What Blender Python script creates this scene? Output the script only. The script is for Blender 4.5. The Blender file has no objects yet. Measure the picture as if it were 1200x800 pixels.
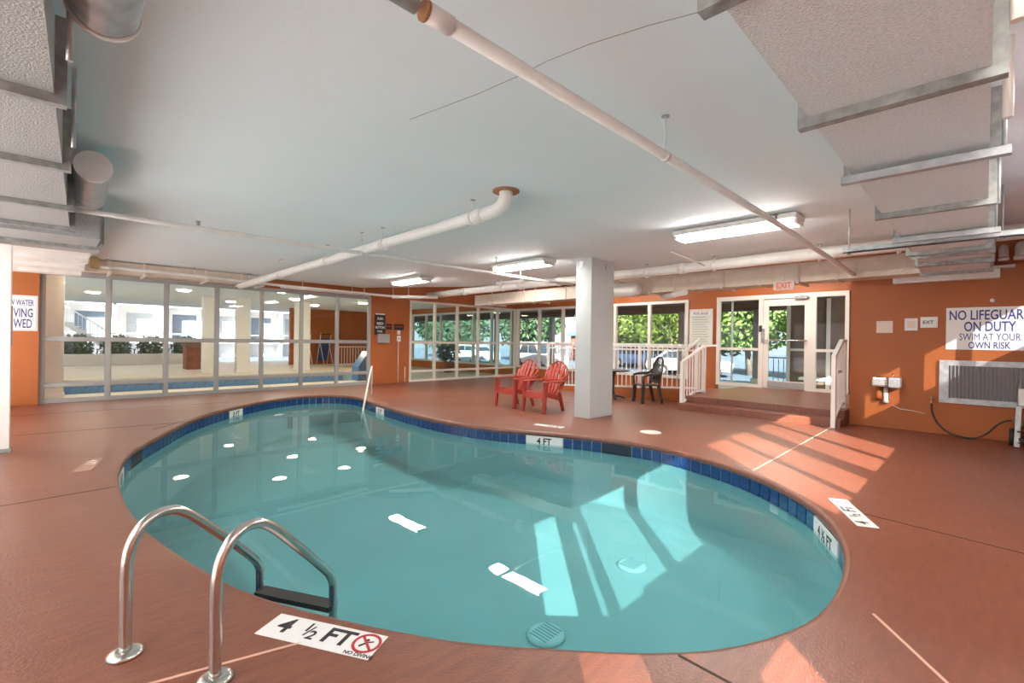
import bpy, bmesh, math, random
from mathutils import Vector, Matrix, noise
random.seed(7)
S = bpy.context.scene
COL = S.collection
V = Vector
# ------------------------------------------------------------------ camera
YAW, PIT, ROL = 0.78976, -0.001216, 0.014744
F = V((math.cos(YAW)*math.cos(PIT), math.sin(YAW)*math.cos(PIT), math.sin(PIT)))
R0 = V((math.sin(YAW), -math.cos(YAW), 0)); U0 = R0.cross(F)
R1 = R0*math.cos(ROL) + U0*math.sin(ROL); U1 = U0*math.cos(ROL) - R0*math.sin(ROL)
cd = bpy.data.cameras.new('camera'); cam = bpy.data.objects.new('camera', cd); COL.objects.link(cam)
cd.sensor_width = 36; cd.lens = 548.43/1200*36; cd.clip_end = 300; cd.clip_start = 0.05
cam.matrix_world = Matrix(((R1.x, U1.x, -F.x, 0), (R1.y, U1.y, -F.y, 0), (R1.z, U1.z, -F.z, 1.5), (0, 0, 0, 1)))
S.camera = cam
# ------------------------------------------------------------------ sky, sun, exposure
W = bpy.data.worlds.new('sky'); S.world = W; W.use_nodes = True
nt = W.node_tree; bg = nt.nodes['Background']
sky = nt.nodes.new('ShaderNodeTexSky'); sky.sky_type = 'NISHITA'; sky.sun_disc = False
sky.sun_elevation = math.radians(40); sky.sun_rotation = math.radians(225); sky.air_density = 1.0; sky.dust_density = 2.5
mixw = nt.nodes.new('ShaderNodeMix'); mixw.data_type = 'RGBA'; mixw.inputs[0].default_value = 0.65
hs = nt.nodes.new('ShaderNodeMix'); hs.data_type = 'RGBA'; hs.blend_type = 'MULTIPLY'; hs.inputs[0].default_value = 1
hs.inputs[7].default_value = (0.16, 0.16, 0.16, 1)
nt.links.new(sky.outputs[0], hs.inputs[6]); nt.links.new(hs.outputs[2], mixw.inputs[6])
mixw.inputs[7].default_value = (0.86, 0.93, 1.0, 1)
nt.links.new(mixw.outputs[2], bg.inputs[0]); bg.inputs[1].default_value = 1.3
sl = bpy.data.lights.new('sun', 'SUN'); sun = bpy.data.objects.new('sun', sl); COL.objects.link(sun)
sl.energy = 20.0; sl.angle = math.radians(0.3); sl.color = (1.0, 0.96, 0.91)
sd = V((0.7034, 0.7108, -0.4976))
sun.rotation_euler = sd.to_track_quat('-Z', 'Y').to_euler()
S.view_settings.view_transform = 'Standard'; S.view_settings.look = 'None'
S.view_settings.gamma = 1.0; S.view_settings.exposure = 0.40
try: S.view_settings.use_curve_mapping = False
except Exception: pass
S.cycles.transparent_max_bounces = 32; S.cycles.max_bounces = 10; S.cycles.diffuse_bounces = 6; S.cycles.glossy_bounces = 4
S.cycles.sample_clamp_indirect = 6.0
S.cycles.use_light_tree = False
LAMP = 66.0          # emission of the fluorescent lenses

# ------------------------------------------------------------------ materials
MATS = {}
def mat(name, col, rough=0.5, metal=0.0, var=0.0, scale=4.0, bump=0.0, bscale=30.0, col2=None, emis=None, stretch=None, rvar=0.0, spec=0.5):
    if name in MATS: return MATS[name]
    m = bpy.data.materials.new(name); m.use_nodes = True; n = m.node_tree; p = n.nodes['Principled BSDF']
    p.inputs['Base Color'].default_value = (*col, 1); p.inputs['Roughness'].default_value = rough
    p.inputs['Metallic'].default_value = metal; p.inputs['Specular IOR Level'].default_value = spec
    tc = n.nodes.new('ShaderNodeTexCoord'); mp = n.nodes.new('ShaderNodeMapping'); n.links.new(tc.outputs['Object'], mp.inputs[0])
    if stretch: mp.inputs['Scale'].default_value = stretch
    if var or col2:
        tn = n.nodes.new('ShaderNodeTexNoise'); tn.inputs['Scale'].default_value = scale; tn.inputs['Detail'].default_value = 6
        n.links.new(mp.outputs[0], tn.inputs['Vector'])
        cr = n.nodes.new('ShaderNodeValToRGB'); n.links.new(tn.outputs[0], cr.inputs[0])
        c2 = col2 or tuple(min(1, c*(1+var)) for c in col); c1 = col if col2 else tuple(c*(1-var) for c in col)
        cr.color_ramp.elements[0].position = 0.3; cr.color_ramp.elements[1].position = 0.7
        cr.color_ramp.elements[0].color = (*c1, 1); cr.color_ramp.elements[1].color = (*c2, 1)
        n.links.new(cr.outputs[0], p.inputs['Base Color'])
        if rvar:
            mr = n.nodes.new('ShaderNodeMapRange'); n.links.new(tn.outputs[0], mr.inputs[0])
            mr.inputs[1].default_value = 0.3; mr.inputs[2].default_value = 0.7
            mr.inputs[3].default_value = rough-rvar; mr.inputs[4].default_value = rough+rvar
            n.links.new(mr.outputs[0], p.inputs['Roughness'])
    if bump:
        t2 = n.nodes.new('ShaderNodeTexNoise'); t2.inputs['Scale'].default_value = bscale; t2.inputs['Detail'].default_value = 4
        n.links.new(mp.outputs[0], t2.inputs['Vector'])
        b = n.nodes.new('ShaderNodeBump'); b.inputs['Strength'].default_value = bump; b.inputs['Distance'].default_value = 0.02
        n.links.new(t2.outputs[0], b.inputs['Height']); n.links.new(b.outputs[0], p.inputs['Normal'])
    if emis:
        p.inputs['Emission Color'].default_value = (*emis[0], 1); p.inputs['Emission Strength'].default_value = emis[1]
    MATS[name] = m; return m
def glassy(name, tint, ior, bump=0.0, bscale=3.0, rough=0.0, boost=1.0):
    """clear sheet: light passes straight through, with a Fresnel mirror on the outer side"""
    m = bpy.data.materials.new(name); m.use_nodes = True; n = m.node_tree; n.nodes.remove(n.nodes['Principled BSDF'])
    out = n.nodes['Material Output']; tr = n.nodes.new('ShaderNodeBsdfTransparent'); gl = n.nodes.new('ShaderNodeBsdfGlossy')
    tr.inputs[0].default_value = (*tint, 1); gl.inputs['Roughness'].default_value = rough
    fr = n.nodes.new('ShaderNodeFresnel'); fr.inputs[0].default_value = ior
    ge = n.nodes.new('ShaderNodeNewGeometry'); sb = n.nodes.new('ShaderNodeMath'); sb.operation = 'SUBTRACT'; sb.inputs[0].default_value = boost
    n.links.new(ge.outputs['Backfacing'], sb.inputs[1]); mu = n.nodes.new('ShaderNodeMath'); mu.operation = 'MULTIPLY'; mu.use_clamp = True
    n.links.new(fr.outputs[0], mu.inputs[0]); n.links.new(sb.outputs[0], mu.inputs[1])
    if boost != 1.0:
        g2 = n.nodes.new('ShaderNodeMath'); g2.operation = 'SUBTRACT'; g2.inputs[0].default_value = 1.0; n.links.new(ge.outputs['Backfacing'], g2.inputs[1])
        g3 = n.nodes.new('ShaderNodeMath'); g3.operation = 'MULTIPLY'; g3.inputs[1].default_value = boost; n.links.new(g2.outputs[0], g3.inputs[0])
        n.links.new(g3.outputs[0], mu.inputs[1])
    mx = n.nodes.new('ShaderNodeMixShader'); n.links.new(mu.outputs[0], mx.inputs[0]); n.links.new(tr.outputs[0], mx.inputs[1]); n.links.new(gl.outputs[0], mx.inputs[2])
    n.links.new(mx.outputs[0], out.inputs[0])
    if bump:
        tn = n.nodes.new('ShaderNodeTexNoise'); tn.inputs['Scale'].default_value = bscale; tn.inputs['Detail'].default_value = 2
        tc = n.nodes.new('ShaderNodeTexCoord'); n.links.new(tc.outputs['Object'], tn.inputs['Vector'])
        b = n.nodes.new('ShaderNodeBump'); b.inputs['Strength'].default_value = bump; b.inputs['Distance'].default_value = 0.02
        n.links.new(tn.outputs[0], b.inputs['Height']); n.links.new(b.outputs[0], gl.inputs['Normal']); n.links.new(b.outputs[0], fr.inputs['Normal'])
    MATS[name] = m; return m
DECKC = (0.44, 0.135, 0.07)
M = dict(
 orange=mat('orange_wall_paint', (0.36, 0.096, 0.018), 0.55, var=0.10, scale=0.8, bump=0.12, bscale=60),
 ceil=mat('white_ceiling_paint', (0.80, 0.87, 0.90), 0.8, var=0.02, scale=0.7, bump=0.08, bscale=40),
 white=mat('white_paint', (0.80, 0.78, 0.75), 0.45, var=0.03, scale=3),
 frame=mat('cream_aluminium', (0.70, 0.65, 0.59), 0.4, var=0.04, scale=2),
 pipe=mat('white_pipe_paint', (0.76, 0.74, 0.71), 0.4, var=0.06, scale=5),
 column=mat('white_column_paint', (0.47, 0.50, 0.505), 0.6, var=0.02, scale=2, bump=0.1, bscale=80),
 galv=mat('galvanised_steel', (0.45, 0.47, 0.48), 0.4, metal=0.4, var=0.18, scale=14, bump=0.1, bscale=60),
 galvdark=mat('weathered_steel_flange', (0.28, 0.29, 0.28), 0.5, metal=0.15, var=0.3, scale=16),
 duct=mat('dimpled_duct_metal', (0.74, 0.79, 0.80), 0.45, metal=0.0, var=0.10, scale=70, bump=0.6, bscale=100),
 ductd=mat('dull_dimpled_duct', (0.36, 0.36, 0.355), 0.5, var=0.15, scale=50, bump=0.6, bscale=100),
 frameshade=mat('shaded_aluminium', (0.34, 0.34, 0.33), 0.4, var=0.04, scale=2),  # frame colour darkened because the long partition stands against the light
 ductb=mat('beige_painted_duct', (0.62, 0.53, 0.44), 0.55, var=0.08, scale=6, bump=0.3, bscale=40),
 steel=mat('brushed_stainless', (0.60, 0.58, 0.55), 0.26, metal=1.0, var=0.08, scale=12),
 tile=mat('cobalt_glazed_tile', (0.012, 0.050, 0.17), 0.12, var=0.25, scale=20),
 grout=mat('pale_grout', (0.62, 0.66, 0.68), 0.8),
 plaster=mat('pool_plaster', (0.32, 0.455, 0.475), 0.8, var=0.05, scale=1.2),
 black=mat('black_rubber', (0.015, 0.015, 0.015), 0.5),
 dark=mat('dark_void', (0.006, 0.012, 0.03), 0.4),
 red=mat('red_moulded_plastic', (0.33, 0.036, 0.022), 0.42, var=0.08, scale=6),
 brown=mat('dark_brown_plastic', (0.045, 0.033, 0.03), 0.4),
 sign=mat('white_sign_board', (0.78, 0.78, 0.77), 0.35),
 blue=mat('royal_blue_ink', (0.025, 0.04, 0.24), 0.5),
 ink=mat('black_ink', (0.02, 0.02, 0.025), 0.5), redink=mat('red_ink', (0.45, 0.02, 0.03), 0.5),
 paper=mat('notice_paper', (0.62, 0.64, 0.56), 0.6), grey=mat('grey_plastic', (0.33, 0.32, 0.31), 0.5),
 lens=mat('fluorescent_lens', (0.9, 0.88, 0.8), 0.4, emis=((1.0, 0.97, 0.90), LAMP)),
 glow=mat('warm_downlight_lens', (0.9, 0.8, 0.5), 0.4, emis=((1.0, 0.84, 0.58), 45.0)),
 redlit=mat('lit_exit_letters', (0.6, 0.1, 0.08), 0.5, emis=((1.0, 0.15, 0.1), 0.15)),
 slat=mat('grey_louver_metal', (0.36, 0.35, 0.36), 0.45, metal=0.3),
 patio=mat('bounce_terrace_concrete', (0.66, 0.67, 0.67), 0.8, var=0.04, scale=1.0),  # surface of the added ground that reflects sun upward
 tan=mat('tan_floor_stone', (0.66, 0.58, 0.49), 0.5, var=0.08, scale=1.5),
 asphalt=mat('blue_grey_asphalt', (0.13, 0.17, 0.22), 0.8, var=0.1, scale=2),
 leaf=mat('yellow_green_leaves', (0.065, 0.14, 0.02), 0.6, col2=(0.20, 0.27, 0.05), scale=1.5),  # leaf green varied at random towards yellow
 leafd=mat('deep_green_leaves', (0.02, 0.06, 0.022), 0.6, col2=(0.055, 0.11, 0.04), scale=2),
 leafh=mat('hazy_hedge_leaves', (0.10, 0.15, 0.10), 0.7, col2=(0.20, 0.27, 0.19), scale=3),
 faint=mat('worn_marker_paint', (0.33, 0.19, 0.14), 0.6, var=0.15, scale=9),
 bark=mat('bark', (0.16, 0.12, 0.09), 0.8, var=0.2, scale=5), soffit=mat('brown_porch_soffit', (0.16, 0.10, 0.075), 0.7, var=0.1, scale=5),
 bluefab=mat('navy_vinyl', (0.03, 0.06, 0.19), 0.5), brick=mat('red_brown_masonry', (0.24, 0.09, 0.06), 0.8, var=0.15, scale=5),
 carw=mat('white_car_paint', (0.45, 0.46, 0.47), 0.2), carb=mat('blue_car_paint', (0.10, 0.22, 0.42), 0.2), carr=mat('maroon_car_paint', (0.22, 0.03, 0.03), 0.2),
 carg=mat('dark_car_glass', (0.02, 0.03, 0.04), 0.08), brass=mat('brass', (0.6, 0.45, 0.22), 0.35, metal=0.9), rust=mat('rusted_ring', (0.35, 0.16, 0.07), 0.7),
 joint=mat('dark_joint_filler', (0.05, 0.022, 0.016), 0.8),
 caulk=mat('pale_joint_sealant', (0.62, 0.36, 0.28), 0.7), plate=mat('peach_white_plate', (0.72, 0.62, 0.55), 0.5), drainc=mat('pale_drain_cover', (0.46, 0.60, 0.62), 0.6), weld=mat('drain_slot', (0.20, 0.32, 0.36), 0.6),
)
def deck_mat():
    m = mat('painted_terracotta_concrete', (0.2, 0.07, 0.04), 0.34, spec=0.75); n = m.node_tree; p = n.nodes['Principled BSDF']; L = n.links.new
    tc = n.nodes.new('ShaderNodeTexCoord')
    def nz(scale, st, det=5, rot=0.0):
        mp = n.nodes.new('ShaderNodeMapping'); mp.inputs['Scale'].default_value = st; mp.inputs['Rotation'].default_value = (0, 0, rot); L(tc.outputs['Object'], mp.inputs[0])
        t = n.nodes.new('ShaderNodeTexNoise'); t.inputs['Scale'].default_value = scale; t.inputs['Detail'].default_value = det; L(mp.outputs[0], t.inputs['Vector']); return t
    def ramp(t, c0, c1, p0, p1):
        r = n.nodes.new('ShaderNodeValToRGB'); r.color_ramp.elements[0].color = (*c0, 1); r.color_ramp.elements[1].color = (*c1, 1)
        r.color_ramp.elements[0].position = p0; r.color_ramp.elements[1].position = p1; L(t.outputs[0], r.inputs[0]); return r
    base = ramp(nz(0.7, (1, 1, 1)), (0.165, 0.046, 0.0215), (0.208, 0.064, 0.035), .3, .7)
    streak = ramp(nz(5.0, (1.0, 5.0, 1), 6, 0.4), (0.86, 0.84, 0.82), (1.16, 1.2, 1.24), .35, .68)
    mul = n.nodes.new('ShaderNodeMix'); mul.data_type = 'RGBA'; mul.blend_type = 'MULTIPLY'; mul.inputs[0].default_value = 1.0; L(base.outputs[0], mul.inputs[6]); L(streak.outputs[0], mul.inputs[7])
    faint = ramp(nz(0.55, (1, 1.3, 1), 7), (0, 0, 0), (1, 1, 1), .55, .75)  # mask of pale patches: whitish floor gloss put into the deck colour
    mx = n.nodes.new('ShaderNodeMix'); mx.data_type = 'RGBA'; mx.inputs[7].default_value = (0.25, 0.14, 0.105, 1)
    ml = n.nodes.new('ShaderNodeMath'); ml.operation = 'MULTIPLY'; ml.inputs[1].default_value = 0.38; L(faint.outputs[0], ml.inputs[0]); L(ml.outputs[0], mx.inputs[0]); L(mul.outputs[2], mx.inputs[6])
    L(mx.outputs[2], p.inputs['Base Color'])
    f = nz(55, (1, 2.2, 1), 3, 0.4); b = n.nodes.new('ShaderNodeBump'); b.inputs['Strength'].default_value = 0.22; b.inputs['Distance'].default_value = 0.02
    L(f.outputs[0], b.inputs['Height']); L(b.outputs[0], p.inputs['Normal'])
    return m
M['deck'] = deck_mat()
M['glass'] = glassy('window_glass', (0.985, 0.99, 0.985), 1.5)
M['glassteal'] = glassy('greenish_window_glass', (0.87, 0.94, 0.94), 1.5)
M['dim_strong'] = glassy('strong_dimming_glass', (0.46, 0.46, 0.46), 1.5)  # tint added to weaken the sun on the right wall
M['dim_light'] = glassy('light_dimming_glass', (0.74, 0.73, 0.72), 1.5)  # lighter tint, added to soften the sun patch nearest the camera
M['dim_mid'] = glassy('mid_dimming_glass', (0.60, 0.59, 0.585), 1.5)  # added tint that dims the sunlight reaching the pool
M['water'] = glassy('pool_water', (0.56, 0.82, 0.83), 1.33, bump=0.05, bscale=2.0)
M['water2'] = glassy('spa_water', (0.55, 0.78, 0.86), 1.33, bump=0.15, bscale=3.0)

# ------------------------------------------------------------------ mesh helpers
class B:
    def __init__(s): s.bm = bmesh.new()
    def box(s, a, b, bev=0.0):
        a, b = V(a), V(b); x0, x1 = sorted((a.x, b.x)); y0, y1 = sorted((a.y, b.y)); z0, z1 = sorted((a.z, b.z))
        vs = [s.bm.verts.new(p) for p in ((x0,y0,z0),(x1,y0,z0),(x1,y1,z0),(x0,y1,z0),(x0,y0,z1),(x1,y0,z1),(x1,y1,z1),(x0,y1,z1))]
        fs = [s.bm.faces.new([vs[i] for i in f]) for f in ((0,3,2,1),(4,5,6,7),(0,1,5,4),(1,2,6,5),(2,3,7,6),(3,0,4,7))]
        if bev:
            es = list({e for f in fs for e in f.edges})
            bmesh.ops.bevel(s.bm, geom=es, offset=bev, segments=2, affect='EDGES', profile=0.6)
        return s
    def bar(s, p, q, w, h, up=(0, 0, 1)):
        """box from p to q with cross-section w (sideways) x h (up)"""
        p, q = V(p), V(q); d = (q-p).normalized(); up = V(up)
        if abs(d.dot(up)) > 0.99: up = V((1, 0, 0))
        r = d.cross(up).normalized(); u = r.cross(d)
        vs = []
        for c in (p, q):
            for a, b in ((-1,-1),(1,-1),(1,1),(-1,1)): vs.append(s.bm.verts.new(c + r*a*w/2 + u*b*h/2))
        for f in ((0,1,2,3),(7,6,5,4),(0,4,5,1),(1,5,6,2),(2,6,7,3),(3,7,4,0)): s.bm.faces.new([vs[i] for i in f])
        return s
    def tube(s, pts, r, seg=12, cap=True):
        pts = [V(p) for p in pts]; rings = []; prev = None
        rs = r if isinstance(r, (list, tuple)) else [r]*len(pts)
        for i, p in enumerate(pts):
            d = (pts[min(i+1, len(pts)-1)] - pts[max(i-1, 0)]).normalized()
            if prev is None:
                a = V((0, 0, 1)) if abs(d.z) < 0.9 else V((1, 0, 0)); n = d.cross(a).normalized()
            else:
                n = (prev - d*prev.dot(d)); n = n.normalized() if n.length > 1e-6 else d.orthogonal().normalized()
            prev = n; b = d.cross(n)
            rings.append([s.bm.verts.new(p + (n*math.cos(t) + b*math.sin(t))*rs[i]) for t in (2*math.pi*k/seg for k in range(seg))])
        for A, C in zip(rings, rings[1:]):
            for k in range(seg): f = s.bm.faces.new((A[k], A[(k+1) % seg], C[(k+1) % seg], C[k])); f.smooth = True
        if cap: s.bm.faces.new(rings[0][::-1]); s.bm.faces.new(rings[-1])
        return s
    def prism(s, poly, z0, z1):
        lo = [s.bm.verts.new((x, y, z0)) for x, y in poly]; hi = [s.bm.verts.new((x, y, z1)) for x, y in poly]; n = len(poly)
        s.bm.faces.new(lo[::-1]); s.bm.faces.new(hi)
        for k in range(n): s.bm.faces.new((lo[k], lo[(k+1) % n], hi[(k+1) % n], hi[k]))
        return s
    def extr(s, prof, axis, a, b):
        """profile of (u,v) pairs extruded along an axis; axis x: (y,z), axis y: (x,z)"""
        mk = (lambda u, v, t: (t, u, v)) if axis == 'x' else (lambda u, v, t: (u, t, v))
        A = [s.bm.verts.new(mk(u, v, a)) for u, v in prof]; C = [s.bm.verts.new(mk(u, v, b)) for u, v in prof]; n = len(prof)
        s.bm.faces.new(A[::-1]); s.bm.faces.new(C)
        for k in range(n): s.bm.faces.new((A[k], A[(k+1) % n], C[(k+1) % n], C[k]))
        bmesh.ops.recalc_face_normals(s.bm, faces=s.bm.faces)
        return s
    def disc(s, c, n, r, t, seg=24):
        c, n = V(c), V(n).normalized(); return s.tube([c, c + n*t], r, seg)
    def mesh(s, name, m, smooth=False):
        bmesh.ops.recalc_face_normals(s.bm, faces=s.bm.faces)
        me = bpy.data.meshes.new(name); s.bm.to_mesh(me); s.bm.free()
        if m: me.materials.append(M[m] if isinstance(m, str) else m)
        if smooth:
            for p in me.polygons: p.use_smooth = True
        return me
    def o(s, name, m, parent=None, smooth=False): return obj(name, s.mesh(name, m, smooth), parent)
def obj(name, me, parent=None):
    ob = bpy.data.objects.new(name, me); COL.objects.link(ob)
    if parent: ob.parent = parent
    return ob
def tag(o, label, cat, group=None):
    o['label'] = label; o['category'] = cat
    if group: o['group'] = group
    return o
def thing(name, label, cat, loc=(0, 0, 0), rz=0, group=None):
    o = bpy.data.objects.new(name, None); COL.objects.link(o); o.location = loc; o.rotation_euler.z = rz
    o.empty_display_size = 0.1
    return tag(o, label, cat, group)
def struct(o, label=None):
    o['kind'] = 'structure'
    if label: o['label'] = label
    return o
def sroot(name, label=None):
    o = bpy.data.objects.new(name, None); COL.objects.link(o); o.empty_display_size = 0.1; return struct(o, label)
def copy_tree(o, parent=None):
    c = o.copy(); COL.objects.link(c); c.parent = parent
    for ch in list(o.children): copy_tree(ch, c)
    return c
def text(name, body, size, mtx, m, parent=None, bold=0.0, align='LEFT', sx=1.0, ext=0.0008, width=None, height=None):
    cu = bpy.data.curves.new(name, 'FONT'); cu.body = body; cu.size = size; cu.extrude = ext; cu.offset = bold; cu.align_x = align; cu.resolution_u = 3
    t = bpy.data.objects.new(name, cu); COL.objects.link(t)
    dg = bpy.context.evaluated_depsgraph_get(); dg.update()
    me = bpy.data.meshes.new_from_object(t.evaluated_get(dg)); COL.objects.unlink(t); bpy.data.objects.remove(t)
    me.name = name; me.materials.clear(); me.materials.append(M[m])
    sy = 1.0
    if width or height:
        xs_ = [v.co.x for v in me.vertices]; ys_ = [v.co.y for v in me.vertices]
        if width: sx = width/(max(xs_)-min(xs_))
        if height: sy = height/(max(ys_)-min(ys_))
    me.transform(mtx @ Matrix.Diagonal((sx, sy, 1, 1)))
    return obj(name, me, parent)
def plane_mtx(o, right, up):
    o, r, u = V(o), V(right).normalized(), V(up).normalized(); n = r.cross(u)
    return Matrix(((r.x, u.x, n.x, o.x), (r.y, u.y, n.y, o.y), (r.z, u.z, n.z, o.z), (0, 0, 0, 1)))
def arc(c, r, a0, a1, n, ex, ey):
    c, ex, ey = V(c), V(ex), V(ey)
    return [c + ex*r*math.cos(a0+(a1-a0)*k/n) + ey*r*math.sin(a0+(a1-a0)*k/n) for k in range(n+1)]

# ------------------------------------------------------------------ room shell
XW, YW, XR, YB, ZC, ZU = 14.4, 14.3, 11.0, -1.2, 3.15, 3.75
POOL = [(1.77,9.91),(1.32,8.97),(.98,8.25),(.76,7.68),(.62,7.04),(.556,6.6),(.525,6.12),(.508,5.55),(.515,5.17),(.538,4.73),(.577,4.38),(.643,3.97),(.726,3.55),(.792,3.26),(.885,2.96),(1.0,2.69),(1.126,2.43),(1.233,2.23),(1.393,1.958),(1.56,1.723),(1.741,1.516),(1.854,1.385),(2.057,1.166),(2.28,.97),(2.49,.84),(2.763,.72),(3.04,.645),(3.35,.62),(3.754,.64),(4.084,.69),(4.381,.765),(4.689,.88),(5.082,1.1),(5.477,1.45),(5.8,1.85),(6.02,2.26),(6.22,2.826),(6.3,3.3),(6.28,3.75),(6.12,4.39),(5.85,5.1),(5.5,5.86),(5.30,6.62),(5.22,7.55),(5.31,9.0),(5.53,10.57),(5.66,11.09),(5.64,11.7),(5.30,12.25),(4.78,12.45),(4.14,12.27),(3.48,11.85),(2.87,11.33),(2.295,10.68)]
def resample(P, step):
    P = [V((x, y, 0)) for x, y in P]; n = len(P); fine = []
    for i in range(n):
        a, b, c, d = P[i-1], P[i], P[(i+1) % n], P[(i+2) % n]
        for k in range(8):
            t = k/8
            fine.append(0.5*((2*b) + (c-a)*t + (2*a-5*b+4*c-d)*t*t + (3*b-a-3*c+d)*t**3))
    for _ in range(10):
        fine = [(fine[i-1] + fine[i]*2 + fine[(i+1) % len(fine)])/4 for i in range(len(fine))]
    L = [0]
    for i in range(len(fine)): L.append(L[-1] + (fine[(i+1) % len(fine)] - fine[i]).length)
    N = round(L[-1]/step); out = []; j = 0
    for k in range(N):
        s = L[-1]*k/N
        while L[j+1] < s: j += 1
        t = (s-L[j])/(L[j+1]-L[j]); out.append(fine[j].lerp(fine[(j+1) % len(fine)], t))
    return out
RING = resample(POOL, 0.16); NR = len(RING)
area = sum(RING[i].x*RING[(i+1) % NR].y - RING[(i+1) % NR].x*RING[i].y for i in range(NR))/2
if area < 0: RING.reverse()
def nrm(i):          # outward normal of the (counter-clockwise) outline
    d = (RING[(i+1) % NR] - RING[i-1]).normalized(); return V((d.y, -d.x, 0))
OUTN = [nrm(i) for i in range(NR)]
def near_i(x, y): return min(range(NR), key=lambda i: (RING[i]-V((x, y, 0))).length)

# floor slab with the pool opening, saw-cut joints recessed
fb = bmesh.new()
outer = [(-1.7, YB), (XW, YB), (XW, YW+0.1), (-1.7, YW+0.1)]
ov = []
for (x0, y0), (x1, y1) in zip(outer, outer[1:]+outer[:1]):
    for k in range(24): ov.append(fb.verts.new((x0+(x1-x0)*k/24, y0+(y1-y0)*k/24, 0)))
iv = [fb.verts.new(p + OUTN[i]*0.03) for i, p in enumerate(RING)]
es = [fb.edges.new((L[i], L[(i+1) % len(L)])) for L in (ov, iv) for i in range(len(L))]
bmesh.ops.triangle_fill(fb, use_beauty=True, edges=es)
r = bmesh.ops.extrude_face_region(fb, geom=list(fb.faces))
bmesh.ops.translate(fb, verts=[v for v in r['geom'] if isinstance(v, bmesh.types.BMVert)], vec=(0, 0, -0.12))
bmesh.ops.recalc_face_normals(fb, faces=fb.faces)
me = bpy.data.meshes.new('floor'); fb.to_mesh(me); fb.free(); me.materials.append(M['deck'])
floor = struct(obj('floor', me), 'glossy terracotta painted concrete pool deck')
for p, q in (((-1.6, 5.92), (0.5, 6.04)), ((5.2, 0.74), (4.98, -1.1)), ((2.17, 1.02), (2.08, -1.1)), ((-1.5, 10.15), (1.9, 9.78)), ((1.2, 9.3), (2.5, 10.95)), ((7.4, 10.3), (9.6, 6.4)), ((-1.5, 12.5), (3.0, 12.2))):
    B().bar((*p, 0.0), (*q, 0.0), 0.016, 0.003).o('expansion_joint', 'joint', floor)
for p, q in (((5.95, 1.92), (10.2, 1.96)), ((3.3, .42), (2.2, -.4)), ((0.2, 2.55), (0.9, 2.35))):
    B().bar((*p, 0.001), (*q, 0.001), 0.016, 0.003).o('joint_sealant', 'caulk', floor)

struct(B().prism([(-34, -14), (-1.7, -14), (-1.7, YW+.1), (-14, YW+.1), (-14, 34), (-34, 34)], -.12, -.002).o('floor_bounce', 'patio'), 'unseen pale ground added to bounce sunlight onto the ceiling')  # out of view; added as a reflector to brighten the ceiling
# ceiling: low slab over the pool, higher ceiling behind it
XO = -5.4
SL = [(XO, YB), (9.25, YB), (9.25, 11.1), (7.2, 14.2), (XO, 14.2)]
ceil = struct(B().prism(SL, ZC, ZU).o('ceiling', 'ceil'), 'white painted concrete ceiling')
B().prism([(XO, YB), (XW+.2, YB), (XW+.2, 14.4), (XO, 14.4)], ZU, ZU+0.3).o('upper_slab', 'ceil', ceil)
ck = B(); cp = [(1.911, 3.053), (2.027, 2.404), (2.066, 2.043), (2.069, 1.836), (2.113, 1.561), (2.201, 1.247), (2.286, 1.014)]
for p_, q_ in zip(cp, cp[1:]): ck.bar((*p_, ZC-.0008), (*q_, ZC-.0008), .006, .0015)
ck.o('hairline_crack', 'grey', ceil)
# walls
def wallobj(name, boxes, m='orange', label=None):
    b = B()
    for a, c in boxes: b.box(a, c)
    return struct(b.o(name, m), label)
HEAD = 2.90
wallobj('wall_left', [((XO, 14.12, 0), (-0.14, 14.42, ZU)), ((-0.14, 14.24, HEAD), (XW, 14.42, ZU)), ((7.56, 14.24, 0), (9.03, 14.42, HEAD)), ((14.38, 14.24, 0), (XW, 14.42, HEAD))], label='orange wall around the long glass partition')
wallobj('wall_back', [((XW, 1.8, HEAD), (XW+.2, YW, ZU)), ((XW, 6.6, 0), (XW+.2, YW, 0.36)), ((XW, 5.72, 0), (XW+.2, 6.58, HEAD)), ((XW, 1.8, 0), (XW+.2, 2.39, HEAD)), ((XW, 14.22, 0.36), (XW+.2, YW, HEAD))], label='orange back wall with windows and entrance')
wallobj('wall_right', [((XR, YB, 0), (XR+.2, 1.82, ZU)), ((XR+.2, 1.62, 0), (XW, 1.82, ZU))], label='orange wall carrying the lifeguard sign')
# wall behind the photographer's right shoulder, with the openings that let the sun in
OPEN_ = [(-.70, -.28, 1.5, 2.85), (.03, .11, 1.5, 2.6), (.30, .72, 1.5, 2.85), (.72, 1.25, 1.55, 2.85), (1.50, 2.21, 1.55, 2.85), (2.92, 3.59, 1.47, 2.85), (3.77, 4.49, 1.47, 2.85), (4.97, 5.74, 1.47, 2.85), (5.92, 6.78, 1.47, 2.85), (.43, .82, .5, 1.33), (8.25, 8.75, 2.07, 2.72), (9.08, 9.47, 2.07, 2.72), (9.67, 10.6, 2.07, 2.72)]
OPEN = [(a-.05 if a not in (.72,) else a, b, c, d+.035) for a, b, c, d in OPEN_]
xs = sorted({XO, XR+.2} | {v for o in OPEN for v in o[:2]}); bw = B()
for x0, x1 in zip(xs, xs[1:]):
    zs = [0.0]
    for o in sorted([o for o in OPEN if o[0] <= x0+1e-6 and o[1] >= x1-1e-6], key=lambda o: o[2]): zs += [o[2], o[3]]
    zs.append(ZU)
    for z0, z1 in zip(zs[::2], zs[1::2]): bw.box((x0, YB-.05, z0), (x1, YB, z1))
wf = struct(bw.o('wall_front', 'orange'), 'orange wall pierced by narrow window openings')
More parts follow.
